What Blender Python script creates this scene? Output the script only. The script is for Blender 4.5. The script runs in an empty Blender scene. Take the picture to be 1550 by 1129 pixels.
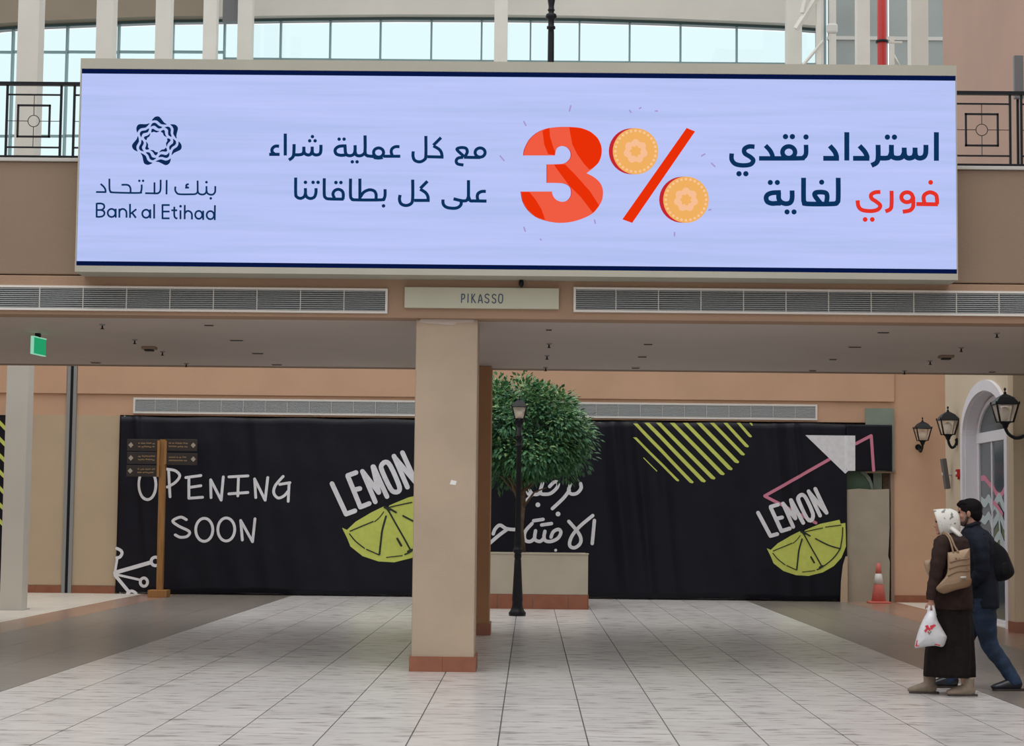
import bpy, bmesh, math, random
from mathutils import Vector, Matrix
random.seed(7)
sc = bpy.context.scene
COL = sc.collection

# ------------------------------------------------------------------ camera
F = 2850.0; CX, CY = 775.0, 564.5
_d = Vector(((803-CX)/F, -(782-CY)/F, -1.0)).normalized()       # world +Y seen from the camera
_ey = -0.0100
_ez = (_d.x + _ey*_d.y)/(-_d.z)
_e = Vector((1.0, _ey, _ez)).normalized()
_u = _e.cross(_d).normalized()
RM = Matrix((_e, _d, _u))                                        # camera -> world
CAM = Vector((0, 0, 1.5))
cam = bpy.data.objects.new('camera', bpy.data.cameras.new('camera'))
cam.data.sensor_width = 36.0; cam.data.lens = F/1550*36.0
cam.data.clip_start = 0.1; cam.data.clip_end = 500
cam.matrix_world = Matrix.Translation(CAM) @ RM.to_4x4()
COL.objects.link(cam); sc.camera = cam

# ------------------------------------------------------------------ sky light (bright overcast), exposure
w = bpy.data.worlds.new('sky'); sc.world = w; w.use_nodes = True
nt = w.node_tree; bg = nt.nodes['Background']
bg.inputs[0].default_value = (0.97, 1.0, 1.02, 1); bg.inputs[1].default_value = 1.20
sun = bpy.data.objects.new('sun', bpy.data.lights.new('sun', 'SUN'))
sun.data.energy = 0.9; sun.data.angle = math.radians(35); sun.data.color = (1.0, 0.96, 0.92)
sun.rotation_euler = (math.radians(16), math.radians(-4), 0); COL.objects.link(sun)
sc.view_settings.view_transform = 'Standard'; sc.view_settings.look = 'None'
sc.view_settings.gamma = 1; sc.view_settings.use_curve_mapping = False
sc.view_settings.exposure = 0.0

# ------------------------------------------------------------------ helpers
def P(px, py, Y):
    d = RM @ Vector(((px-CX)/F, -(py-CY)/F, -1.0))
    return CAM + d*(Y/d.y)
def G(px, py, Z=0.0):
    d = RM @ Vector(((px-CX)/F, -(py-CY)/F, -1.0))
    return CAM + d*((Z-1.5)/d.z)
def lin(c):
    return tuple((v/255/12.92 if v/255 <= .04045 else ((v/255+.055)/1.055)**2.4) for v in c)

def mat(name, col, rough=.7, var=.0, scale=3.0, bump=0.0, bscale=60.0, metal=0.0, spec=.5, col2=None, stretch=(1,1,1), detail=6):
    m = bpy.data.materials.new(name); m.use_nodes = True
    n = m.node_tree; b = n.nodes['Principled BSDF']
    b.inputs['Roughness'].default_value = rough; b.inputs['Metallic'].default_value = metal
    b.inputs['Specular IOR Level'].default_value = spec
    b.inputs['Base Color'].default_value = (*col, 1)
    if var or col2 or bump:
        g = n.nodes.new('ShaderNodeNewGeometry'); mp = n.nodes.new('ShaderNodeMapping')
        mp.inputs['Scale'].default_value = stretch
        n.links.new(g.outputs['Position'], mp.inputs['Vector'])
    if var or col2:
        t = n.nodes.new('ShaderNodeTexNoise'); t.inputs['Scale'].default_value = scale; t.inputs['Detail'].default_value = detail
        n.links.new(mp.outputs[0], t.inputs['Vector'])
        r = n.nodes.new('ShaderNodeValToRGB')
        a = tuple(max(0, c*(1-var)) for c in col); z = col2 if col2 else tuple(min(1, c*(1+var)) for c in col)
        r.color_ramp.elements[0].position = .3; r.color_ramp.elements[1].position = .7
        r.color_ramp.elements[0].color = (*a, 1); r.color_ramp.elements[1].color = (*z, 1)
        n.links.new(t.outputs['Fac'], r.inputs[0]); n.links.new(r.outputs[0], b.inputs['Base Color'])
    if bump:
        t2 = n.nodes.new('ShaderNodeTexNoise'); t2.inputs['Scale'].default_value = bscale; t2.inputs['Detail'].default_value = 4
        n.links.new(mp.outputs[0], t2.inputs['Vector'])
        bp = n.nodes.new('ShaderNodeBump'); bp.inputs['Strength'].default_value = bump; bp.inputs['Distance'].default_value = .01
        n.links.new(t2.outputs['Fac'], bp.inputs['Height']); n.links.new(bp.outputs[0], b.inputs['Normal'])
    return m
def emit(name, col, s=1.0):
    m = bpy.data.materials.new(name); m.use_nodes = True; n = m.node_tree
    for x in list(n.nodes): n.nodes.remove(x)
    e = n.nodes.new('ShaderNodeEmission'); e.inputs[0].default_value = (*col, 1); e.inputs[1].default_value = s
    o = n.nodes.new('ShaderNodeOutputMaterial'); n.links.new(e.outputs[0], o.inputs[0]); return m
def glass(name, tint, gl=.12, rough=.02):
    m = bpy.data.materials.new(name); m.use_nodes = True; n = m.node_tree
    for x in list(n.nodes): n.nodes.remove(x)
    t = n.nodes.new('ShaderNodeBsdfTransparent'); t.inputs[0].default_value = (*tint, 1)
    g = n.nodes.new('ShaderNodeBsdfGlossy'); g.inputs['Roughness'].default_value = rough
    mx = n.nodes.new('ShaderNodeMixShader'); mx.inputs[0].default_value = gl
    o = n.nodes.new('ShaderNodeOutputMaterial')
    n.links.new(t.outputs[0], mx.inputs[1]); n.links.new(g.outputs[0], mx.inputs[2]); n.links.new(mx.outputs[0], o.inputs[0]); return m

class MB:
    def __init__(s): s.v = []; s.f = []; s.mi = []; s.sm = []
    def add(s, vs, fs, mi=0, sm=False):
        o = len(s.v); s.v += [Vector(v) for v in vs]
        for f in fs: s.f.append([i+o for i in f]); s.mi.append(mi); s.sm.append(sm)
        return s
    def box(s, x0, x1, y0, y1, z0, z1, mi=0):
        vs = [(x0,y0,z0),(x1,y0,z0),(x1,y1,z0),(x0,y1,z0),(x0,y0,z1),(x1,y0,z1),(x1,y1,z1),(x0,y1,z1)]
        return s.add(vs, [(0,3,2,1),(4,5,6,7),(0,1,5,4),(1,2,6,5),(2,3,7,6),(3,0,4,7)], mi)
    def prism(s, pts, y0, y1, mi=0):        # pts in (x,z), extruded along y
        n = len(pts); vs = [(p[0], y0, p[1]) for p in pts] + [(p[0], y1, p[1]) for p in pts]
        fs = [tuple(range(n)), tuple(range(2*n-1, n-1, -1))] + [(i, i+n, (i+1) % n + n, (i+1) % n) for i in range(n)]
        return s.add(vs, fs, mi)
    def prismx(s, pts, x0, x1, mi=0):       # pts in (y,z), extruded along x
        n = len(pts); vs = [(x0, p[0], p[1]) for p in pts] + [(x1, p[0], p[1]) for p in pts]
        fs = [tuple(range(n-1, -1, -1)), tuple(range(n, 2*n))] + [((i+1) % n, (i+1) % n + n, i+n, i) for i in range(n)]
        return s.add(vs, fs, mi)
    def tube(s, pts, rad, seg=10, mi=0, cap=True, flat=1.0, up=None, sm=True):
        pts = [Vector(p) for p in pts]; n = len(pts)
        if not hasattr(rad, '__len__'): rad = [rad]*n
        vs = []; prev = None
        for i, p in enumerate(pts):
            t = (pts[min(i+1, n-1)] - pts[max(i-1, 0)]).normalized()
            if prev is None:
                a = Vector(up) if up else (Vector((0,0,1)) if abs(t.z) < .9 else Vector((1,0,0)))
                x = (a - t*a.dot(t)).normalized()
            else: x = (prev - t*prev.dot(t)).normalized()
            prev = x; y = t.cross(x); r = rad[i]; rx, ry = (r if hasattr(r, '__len__') else (r, r*flat))
            for k in range(seg):
                a = 2*math.pi*k/seg; vs.append(p + x*(math.cos(a)*rx) + y*(math.sin(a)*ry))
        fs = [(i*seg+k, i*seg+(k+1) % seg, (i+1)*seg+(k+1) % seg, (i+1)*seg+k) for i in range(n-1) for k in range(seg)]
        if cap: fs += [tuple(range(seg-1, -1, -1)), tuple((n-1)*seg+k for k in range(seg))]
        return s.add(vs, fs, mi, sm)
    def lathe(s, c, prof, seg=16, mi=0, rot=0.0, sm=True):   # prof list of (r,z), around vertical axis at c
        vs = []; n = len(prof)
        for r, z in prof:
            for k in range(seg):
                a = 2*math.pi*k/seg + rot; vs.append((c[0]+math.cos(a)*r, c[1]+math.sin(a)*r, c[2]+z))
        fs = [(i*seg+k, i*seg+(k+1) % seg, (i+1)*seg+(k+1) % seg, (i+1)*seg+k) for i in range(n-1) for k in range(seg)]
        fs += [tuple(range(seg-1, -1, -1)), tuple((n-1)*seg+k for k in range(seg))]
        return s.add(vs, fs, mi, sm)
    def ell(s, c, r, R=None, seg=14, rings=9, mi=0):
        vs = []; c = Vector(c)
        for i in range(rings+1):
            th = math.pi*(i+.02)/(rings+.04)
            for k in range(seg):
                a = 2*math.pi*k/seg
                v = Vector((r[0]*math.sin(th)*math.cos(a), r[1]*math.sin(th)*math.sin(a), r[2]*math.cos(th)))
                if R is not None: v = R @ v
                vs.append(c+v)
        fs = [(i*seg+k, (i+1)*seg+k, (i+1)*seg+(k+1) % seg, i*seg+(k+1) % seg) for i in range(rings) for k in range(seg)]
        fs += [tuple(range(seg)), tuple(rings*seg+k for k in range(seg-1, -1, -1))]
        return s.add(vs, fs, mi, True)
    def obj(s, name, mats, parent=None, bevel=0.0, loc=None, sub=0):
        me = bpy.data.meshes.new(name)
        org = Vector((0,0,0))
        if parent is not None: org = Vector(parent.get('_o', (0,0,0)))
        elif loc is not None: org = Vector(loc)
        me.from_pydata([v-org for v in s.v], [], s.f)
        if not isinstance(mats, (list, tuple)): mats = [mats]
        for m in mats: me.materials.append(m)
        me.polygons.foreach_set('material_index', s.mi); me.polygons.foreach_set('use_smooth', s.sm)
        me.update()
        o = bpy.data.objects.new(name, me); COL.objects.link(o)
        if parent is not None: o.parent = parent; o['_o'] = tuple(org)
        else: o.location = org; o['_o'] = tuple(org)
        if bevel:
            b = o.modifiers.new('bevel', 'BEVEL'); b.width = bevel; b.segments = 2; b.limit_method = 'ANGLE'
        if sub:
            b = o.modifiers.new('sub', 'SUBSURF'); b.levels = sub; b.render_levels = sub
        return o
def tag(o, label, cat, group=None):
    o['label'] = label; o['category'] = cat
    if group: o['group'] = group
    return o
def thing(name, loc, label, cat, group=None):
    o = bpy.data.objects.new(name, None); COL.objects.link(o); o.location = loc; o['_o'] = tuple(loc)
    o.empty_display_size = .1
    return tag(o, label, cat, group)
def struct(o, label=None):
    o['kind'] = 'structure'
    if label: o['label'] = label; o['category'] = 'structure'
    return o
def stuff(o): o['kind'] = 'stuff'; return o
def smooth_curve(pts, n=5, closed=False):
    if len(pts) < 3: return [Vector(p) for p in pts]
    p = [Vector(q) for q in pts]; out = []
    N = len(p); rng = range(N if closed else N-1)
    for i in rng:
        if closed: a, b, c, d = p[(i-1) % N], p[i], p[(i+1) % N], p[(i+2) % N]
        else: a, b, c, d = p[max(i-1,0)], p[i], p[i+1], p[min(i+2, N-1)]
        for k in range(n):
            t = k/n
            out.append(.5*((2*b)+(c-a)*t+(2*a-5*b+4*c-d)*t*t+(3*b-a-3*c+d)*t**3))
    if not closed: out.append(p[-1])
    return out
def ribbon(mb, pts, wpx, Y, closed=False, n=5, round_=True, mi=0, push=0.0):
    """pts are photo pixels, laid as a flat stroke on the vertical plane at depth Y"""
    q = smooth_curve([Vector((a, b)) for a, b in pts], n, closed)
    w_ = wpx*Y/F/2
    c = [Vector((v.x, v.z)) for v in (P(a.x, a.y, Y) for a in q)]
    N = len(c); L = []; R = []
    for i in range(N):
        if closed: t = c[(i+1) % N]-c[(i-1) % N]
        else: t = c[min(i+1, N-1)]-c[max(i-1, 0)]
        if t.length < 1e-9: t = Vector((1, 0))
        t.normalize(); nn = Vector((-t.y, t.x))
        k = 1.0
        if 0 < i < N-1:
            t1 = (c[i+1]-c[i]).normalized(); k = 1/max(.75, abs(t1.dot(t)))
        L.append(c[i]+nn*w_*k); R.append(c[i]-nn*w_*k)
    yy = Y-push
    vs = [(a.x, yy, a.y) for a in L] + [(a.x, yy, a.y) for a in R]
    m = N if closed else N-1
    fs = [(i, (i+1) % N, (i+1) % N+N, i+N) for i in range(m)]
    mb.add(vs, fs, mi)
    if round_ and not closed:
        for e, s_ in ((0, -1), (N-1, 1)):
            t = (c[1]-c[0]) if e == 0 else (c[-1]-c[-2])
            a0 = math.atan2(t.y, t.x) + (math.pi if e == 0 else 0)
            pv = [(c[e].x+math.cos(a0-math.pi/2+math.pi*k/6)*w_, yy, c[e].y+math.sin(a0-math.pi/2+math.pi*k/6)*w_) for k in range(7)]
            mb.add(pv, [tuple(range(7))], mi)
def disc(mb, c, r, Y, mi=0, push=0.0, ry=None, seg=18):
    ry = ry or r
    q = [P(c[0]+math.cos(2*math.pi*k/seg)*r, c[1]+math.sin(2*math.pi*k/seg)*ry, Y) for k in range(seg)]
    mb.add([(v.x, Y-push, v.z) for v in q], [tuple(range(seg))], mi)
def ellp(cx, cy, rx, ry, n=12): return [(cx+math.cos(2*math.pi*k/n)*rx, cy+math.sin(2*math.pi*k/n)*ry) for k in range(n)]
def poly(mb, pts, Y, mi=0, push=0.0, smooth=0):
    if smooth: pts = [(v.x, v.y) for v in smooth_curve([Vector(p) for p in pts], smooth, True)]
    q = [P(a, b, Y) for a, b in pts]
    from mathutils.geometry import tessellate_polygon
    tris = tessellate_polygon([[Vector((v.x, v.z, 0)) for v in q]])
    mb.add([(v.x, Y-push, v.z) for v in q], [tuple(t) for t in tris], mi)
def T(pts, ox, oy, s): return [(ox+a/s, oy+b/s) for a, b in pts]
def remesh(mb, name, m, parent, voxel=.007, iters=4):
    o = mb.obj(name, m, parent)
    r = o.modifiers.new('r', 'REMESH'); r.mode = 'VOXEL'; r.voxel_size = voxel; r.use_smooth_shade = True
    s_ = o.modifiers.new('s', 'SMOOTH'); s_.factor = .5; s_.iterations = iters
    dg = bpy.context.evaluated_depsgraph_get(); dg.update()
    me = bpy.data.meshes.new_from_object(o.evaluated_get(dg))
    o.modifiers.clear(); old = o.data; o.data = me; bpy.data.meshes.remove(old)
    return o

# ------------------------------------------------------------------ materials
M = {}
M['peach'] = mat('peach_plaster', (.56,.355,.235), .85, .05, 1.2, .25, 90)
M['pink'] = mat('pink_plaster', (.42,.275,.215), .85, .05, .8, .2, 60)
M['cream'] = mat('cream_plaster', (.57,.47,.34), .85, .05, 1.0, .2, 80)
M['beige'] = mat('beige_plaster', (.49,.385,.265), .85, .05, 1.3, .25, 90)
M['taupe'] = mat('taupe_plaster', (.27,.195,.14), .85, .06, .8, .25, 70)
M['fascia2'] = mat('fascia_band_plaster', (.37,.245,.165), .85, .07, 1.1, .25, 70)
M['soffit'] = mat('soffit_plaster', (.52,.455,.41), .6, .04, .9, .1, 50)
M['pillar'] = mat('pillar_plaster', (.455,.36,.27), .85, .07, 1.6, .3, 90)
M['brown'] = mat('brown_plaster', (.33,.175,.085), .85, .08, 2.0, .3, 90)
M['white'] = mat('cream_metal', (.60,.585,.53), .5, .03, 2.0)
M['white2'] = mat('white_paint', (.72,.70,.74), .5, .03, 2.0)
M['terra'] = mat('terracotta_tile', (.26,.092,.048), .5, .12, 6.0, .2, 60)
M['grout'] = mat('grout', (.42,.36,.30), .9)
M['black'] = mat('black_iron', (.006,.007,.010), .45, 0, 3, 0, 60, 0, .25)
M['dark'] = mat('dark_recess', (.03,.028,.026), .8)
M['grey'] = mat('grey_metal', (.23,.24,.24), .5, .05, 4)
M['louver'] = mat('louver_metal', (.42,.45,.455), .45)
M['lgrey'] = mat('light_grey_metal', (.52,.51,.48), .5)
M['teal'] = mat('teal_frame', (.16,.26,.27), .4)
M['banner'] = mat('black_vinyl', (.005,.0055,.012), .45, .15, 4, .5, 6, spec=.22)
M['chalk'] = mat('white_print', (.72,.73,.78), .6, .06, 14)
M['lime'] = mat('lime_print', (.55,.62,.12), .6, .06, 10)
M['pinkp'] = mat('pink_print', (.60,.20,.30), .6)
M['inkdark'] = mat('dark_print', (.010,.022,.012), .6)
M['wood'] = mat('varnished_wood', (.30,.145,.04), .5, .2, 5, .2, 40, stretch=(6,6,.6))
M['darkwood'] = mat('dark_wood', (.020,.014,.012), .55, .2, 8, .1, 40)
M['gold'] = mat('gold_lettering', (.22,.14,.07), .5)
M['board'] = mat('plasterboard', (.36,.32,.25), .85, .06, 2.5, .15, 30)
M['greenb'] = mat('grey_green_board', (.21,.26,.22), .7, .08, 4)
M['green'] = mat('green_paint', (.065,.12,.075), .6, .1, 4)
M['planter'] = mat('planter_plaster', (.45,.41,.325), .85, .05, 3, .2, 80)
M['bark'] = mat('bark', (.16,.11,.07), .9, .25, 12, .6, 60)
M['soil'] = mat('soil', (.05,.035,.02), .95, .3, 20, .6, 60)
M['red'] = mat('red_paint', (.42,.015,.012), .4)
M['cone'] = mat('cone_plastic', (.60,.15,.12), .5, .08, 8)
M['conew'] = mat('cone_sleeve', (.62,.60,.58), .4)
M['conebase'] = mat('cone_base', (.10,.035,.03), .6)
M['gpanel'] = mat('dark_grey_panel', (.13,.125,.13), .5)
M['pane'] = glass('tinted_clear_pane', (.82,.905,.91), .03)
M['tpane'] = mat('tinted_glass', (.06,.085,.095), .12, .15, .5, spec=.8)
M['frost'] = mat('frosted_glass', (.80,.76,.70), .3)
M['lglass'] = glass('lantern_glass', (.95,.93,.90), .06, .15)
_n = M['lglass'].node_tree; _g = _n.nodes.new('ShaderNodeBsdfTranslucent'); _g.inputs[0].default_value = (.85,.78,.70,1)
_d2 = _n.nodes.new('ShaderNodeBsdfDiffuse'); _d2.inputs[0].default_value = (.75,.68,.60,1)
_a = _n.nodes.new('ShaderNodeAddShader'); _n.links.new(_g.outputs[0], _a.inputs[0]); _n.links.new(_d2.outputs[0], _a.inputs[1])
_m = _n.nodes.new('ShaderNodeMixShader'); _m.inputs[0].default_value = .22
_o = [q for q in _n.nodes if q.type == 'OUTPUT_MATERIAL'][0]; _old = _o.inputs[0].links[0].from_socket
_n.links.new(_old, _m.inputs[1]); _n.links.new(_a.outputs[0], _m.inputs[2]); _n.links.new(_m.outputs[0], _o.inputs[0])
M['jc'] = mat('joint_cover_metal', (.25,.26,.26), .5)
M['vframe'] = mat('vent_frame_paint', (.70,.68,.64), .5)
M['sticker'] = mat('sticker', (.8,.8,.8), .5)

# floor tile material: travertine streaks, the tone of every tile differs
def tile_mat(name, base, light, dark, rough, tv=.05, tint=None):
    m = bpy.data.materials.new(name); m.use_nodes = True; n = m.node_tree; b = n.nodes['Principled BSDF']
    g = n.nodes.new('ShaderNodeNewGeometry')
    mp = n.nodes.new('ShaderNodeMapping'); mp.inputs['Scale'].default_value = (2.6, 7.5, 1)
    n.links.new(g.outputs['Position'], mp.inputs[0])
    t = n.nodes.new('ShaderNodeTexNoise'); t.inputs['Scale'].default_value = 1.15; t.inputs['Detail'].default_value = 7; t.inputs['Roughness'].default_value = .62
    n.links.new(mp.outputs[0], t.inputs['Vector'])
    r = n.nodes.new('ShaderNodeValToRGB'); r.color_ramp.elements[0].position = .33; r.color_ramp.elements[0].color = (*dark, 1)
    r.color_ramp.elements[1].position = .66; r.color_ramp.elements[1].color = (*light, 1)
    e = r.color_ramp.elements.new(.46); e.color = (*base, 1)
    n.links.new(t.outputs['Fac'], r.inputs[0])
    sn = n.nodes.new('ShaderNodeVectorMath'); sn.operation = 'SNAP'; sn.inputs[1].default_value = (.6, .6, 50)
    ad = n.nodes.new('ShaderNodeVectorMath'); ad.operation = 'ADD'; ad.inputs[1].default_value = (.2, .3, 5)
    n.links.new(g.outputs['Position'], ad.inputs[0]); n.links.new(ad.outputs[0], sn.inputs[0])
    wn = n.nodes.new('ShaderNodeTexWhiteNoise'); n.links.new(sn.outputs[0], wn.inputs['Vector'])
    mr = n.nodes.new('ShaderNodeMapRange'); mr.inputs['To Min'].default_value = 1-tv; mr.inputs['To Max'].default_value = 1+tv
    n.links.new(wn.outputs['Value'], mr.inputs[0])
    mx = n.nodes.new('ShaderNodeVectorMath'); mx.operation = 'SCALE'
    n.links.new(r.outputs[0], mx.inputs[0]); n.links.new(mr.outputs[0], mx.inputs['Scale'])
    n.links.new(mx.outputs[0], b.inputs['Base Color'])
    b.inputs['Roughness'].default_value = rough
    return m
M['tile'] = tile_mat('light_stone_tile', (.565,.545,.53), (.63,.61,.595), (.27,.25,.24), .26)
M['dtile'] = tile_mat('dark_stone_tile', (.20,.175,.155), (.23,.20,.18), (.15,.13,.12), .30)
M['rtile'] = tile_mat('reflection_tinted_tile', (.30,.18,.13), (.34,.21,.155), (.24,.15,.11), .24)  # dark tile made redder: reflection of the orange wall put into the colour
M['ctile'] = tile_mat('cream_stone_tile', (.60,.56,.49), (.64,.60,.53), (.5,.46,.40), .4)
M['joint'] = mat('dark_joint', (.13,.125,.12), .9)

# ================================================================== FLOOR
fl = MB().box(-40, 40, -12, 60, -.30, -.012).obj('floor', M['joint']); struct(fl)
TX0, TY0, TS = -4.4, 16.5, .6
def tiles(x0, x1, y0, y1, m, gx=.005, gy=.0010):
    mb = MB(); nx = max(1, round((x1-x0)/TS)); ny = max(1, round((y1-y0)/TS))
    for i in range(nx):
        for j in range(ny):
            a = x0+(x1-x0)*i/nx; b = x0+(x1-x0)*(i+1)/nx; c = y0+(y1-y0)*j/ny; d = y0+(y1-y0)*(j+1)/ny
            mb.box(a+gx, b-gx, c+gy, d-gy, -.012, 0)
    o = mb.obj('tile', m, fl); stuff(o); return o
# near tiles, each its own part (shared mesh)
base_me = None
for j in range(8):
    for i in range(-1, 15):
        x = TX0+i*TS; y = TY0-.0-(j)*TS-TS
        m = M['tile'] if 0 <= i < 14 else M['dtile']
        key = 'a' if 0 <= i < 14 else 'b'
        if j == 0 and i in (-1, 0):
            mb = MB().box(.005, TS-.005, .0014, TS-.0014, -.012, 0)
            o = mb.obj('tile', m, fl); o.location = (x, y, 0); M['_t'+key] = o.data
        else:
            o = bpy.data.objects.new('tile', M['_t'+key]); COL.objects.link(o); o.parent = fl; o.location = (x, y, 0)
YN = TY0-8*TS
tiles(TX0, TX0+14*TS, TY0, TY0+32*TS, M['tile'])
tiles(TX0, TX0+14*TS, YN-30*TS, YN, M['tile'])
XR = TX0+14*TS
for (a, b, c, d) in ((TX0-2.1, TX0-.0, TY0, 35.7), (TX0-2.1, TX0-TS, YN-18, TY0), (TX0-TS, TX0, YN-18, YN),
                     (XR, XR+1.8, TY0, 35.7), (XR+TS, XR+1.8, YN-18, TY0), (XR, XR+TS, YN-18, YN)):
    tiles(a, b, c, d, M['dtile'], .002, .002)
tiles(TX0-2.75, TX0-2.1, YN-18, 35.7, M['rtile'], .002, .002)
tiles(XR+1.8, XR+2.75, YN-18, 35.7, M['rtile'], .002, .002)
tiles(TX0-6.6, TX0-2.75, YN-18, 35.7, M['ctile'], .003, .003)
tiles(XR+2.75, XR+5.15, YN-18, 35.7, M['ctile'], .003, .003)

# ================================================================== BACK WALL (ground floor shop front)
YB = 35.0
def zz(px, py, Y): return P(px, py, Y).z
def xx(px, py, Y): return P(px, py, Y).x
bx0 = xx(178, 770, YB); bx1 = xx(1353, 770, YB)          # shop opening
ztop = zz(775, 634, YB)
xcorn = xx(1429, 700, YB)+.6
xj = xx(106, 720, YB)
wall_top = 4.9
mb = MB()
mb.box(-16, xj-.02, YB, YB+.35, 0, wall_top); mb.box(xj+.02, bx0, YB, YB+.35, 0, wall_top)
mb.box(bx0, bx1, YB, YB+.35, ztop, wall_top)
mb.box(bx1, xcorn+6, YB, YB+.35, 0, wall_top)
wb = mb.obj('wall_back', M['peach']); struct(wb)
# raised lintel band with a groove line under it
zg = zz(775, 602.5, YB)
MB().box(-16, xj-.1, YB-.05, YB, zg, wall_top).obj('raised_band', M['peach'], wb, .006)
MB().box(xj+.1, xx(1353, 600, YB), YB-.05, YB, zg, wall_top).obj('raised_band', M['peach'], wb, .006)
# beige painted lower area left of the shop
zb = zz(100, 628, YB)
MB().box(-16, xj-.02, YB-.012, YB, .145, zb).obj('beige_paint_panel', M['beige'], wb)
MB().box(xj+.02, bx0, YB-.012, YB, .145, zb).obj('beige_paint_panel', M['beige'], wb)
# expansion joint
MB().box(xj-.026, xj+.026, YB-.05, YB+.2, 0, wall_top).obj('joint_gap', M['black'], wb)
for s_ in (-1, 1):
    MB().box(xj+s_*.060-.033, xj+s_*.060+.033, YB-.055, YB-.012, 0, wall_top).obj('joint_cover', M['jc'], wb, .004)
# terracotta base tiles
def skirting(name, x0, x1, y, h=.13, t=.03, step=.45, gap=.004):
    n = max(1, round((x1-x0)/step)); root = None
    root = MB().box(x0, x1, y-t+.008, y, 0, h-.004).obj(name, M['grout']); struct(root)
    for i in range(n):
        a = x0+(x1-x0)*i/n; b = x0+(x1-x0)*(i+1)/n
        MB().box(a+gap/2, b-gap/2, y-t, y-.004, 0, h).obj('tile', M['terra'], root)
    return root
skirting('baseboard_back', -12, xj-.1, YB-.012)
skirting('baseboard_back', xj+.1, bx0, YB-.012)
skirting('baseboard_right', bx1, xcorn, YB)
# inside of the closed shop
struct(MB().box(bx0-.1, bx1+.1, YB+.9, YB+1.0, 0, ztop+.2).obj('wall_shop', M['dark']))
# frame strip of the opening
struct(MB().box(bx1-.06, bx1, YB-.02, YB+.35, 0, ztop).obj('trim_1', M['gpanel'] if False else M['taupe']))

# upper terrace and parapet above the shops
struct(MB().box(-16, 14, YB+.35, 54, 4.6, 4.9).obj('terrace_slab', M['soffit']), 'grey terrace slab behind the shop front wall')

# ---- linear grille
def grille(px0, px1, pyc, hpx, Y, ndiv, nsl, label, fr=.025, prot=.03, back='dark'):
    xa = xx(px0, pyc, Y); xb = xx(px1, pyc, Y); zc = zz((px0+px1)/2, pyc, Y); h = hpx*Y/F/2
    g = thing('ventilation_grille', (0.5*(xa+xb), Y, zc-h), label, 'vent')
    y0 = Y-prot
    mb = MB(); mb.box(xa, xb, y0, Y+.0, zc+h-fr, zc+h); mb.box(xa, xb, y0, Y, zc-h, zc-h+fr)
    mb.box(xa, xa+fr, y0, Y, zc-h+fr, zc+h-fr); mb.box(xb-fr, xb, y0, Y, zc-h+fr, zc+h-fr)
    mb.obj('frame', M['vframe'], g)
    MB().box(xa+fr, xb-fr, Y-.006, Y-.001, zc-h+fr, zc+h-fr).obj('backing', M[back], g)
    mb = MB()
    for i in range(nsl):
        z = zc-h+fr+(2*h-2*fr)*(i+.5)/nsl; t = (2*h-2*fr)/nsl*.30
        mb.add([(xa+fr, y0+.004, z-t), (xb-fr, y0+.004, z-t), (xb-fr, Y-.007, z+t*1.2), (xa+fr, Y-.007, z+t*1.2),
                (xa+fr, y0+.004, z-t+.004), (xb-fr, y0+.004, z-t+.004), (xb-fr, Y-.007, z+t*1.2+.004), (xa+fr, Y-.007, z+t*1.2+.004)],
               [(0,3,2,1),(4,5,6,7),(0,1,5,4),(2,3,7,6)])
    stuff(mb.obj('louvre_blades', M['louver'], g))
    for i in range(1, ndiv):
        x = xa+(xb-xa)*i/ndiv
        MB().box(x-.005, x+.005, y0+.002, Y-.007, zc-h+fr, zc+h-fr).obj('divider', M['lgrey'], g)
    return g
grille(202, 1237, 619, 24, YB, 31, 9, 'long thin grey ventilation grille above the black banner on the back wall', .036, .03, 'louver')

# ================================================================== BRIDGE
YF, YR = 18.25, 24.7
XL, XRt = -11.0, 9.2
z_bot = zz(775, 483, YF); z_mid = zz(775, 422, YF+0); z_top = zz(775, 251, YF)
z_sof = z_bot-.005
mb = MB().box(XL, XRt, YF, YF+.3, z_mid, z_top)
wf = mb.obj('wall_bridge', M['taupe'], bevel=.01); struct(wf)
MB().box(XL, XRt, YF-.02, YF+.28, z_bot, z_mid-.012).obj('lower_band', M['fascia2'], wf, .008)
MB().box(XL, XRt, YF-.03, YF+.32, z_top, z_top+.035).obj('coping', M['lgrey'], wf, .005)
ce = MB().box(XL, XRt, YF+.28, YR-.3, z_bot+.0, z_bot+.25).obj('ceiling', M['soffit']); struct(ce)
struct(MB().box(XL, XRt, YR-.3, YR, z_bot-.0, z_top).obj('wall_bridge_rear', M['taupe']))
struct(MB().box(XL, XRt, YF+.3, YR-.3, z_top-.35, z_top-.15).obj('deck', M['soffit']))

grille(-70, 587, 453, 38, YF-.02, 10, 10, 'long grey ventilation grille on the bridge left of the cream name plate', .022, .035)
grille(868, 1640, 457.5, 38, YF-.02, 12, 10, 'long grey ventilation grille on the bridge right of the cream name plate', .022, .035)

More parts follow.
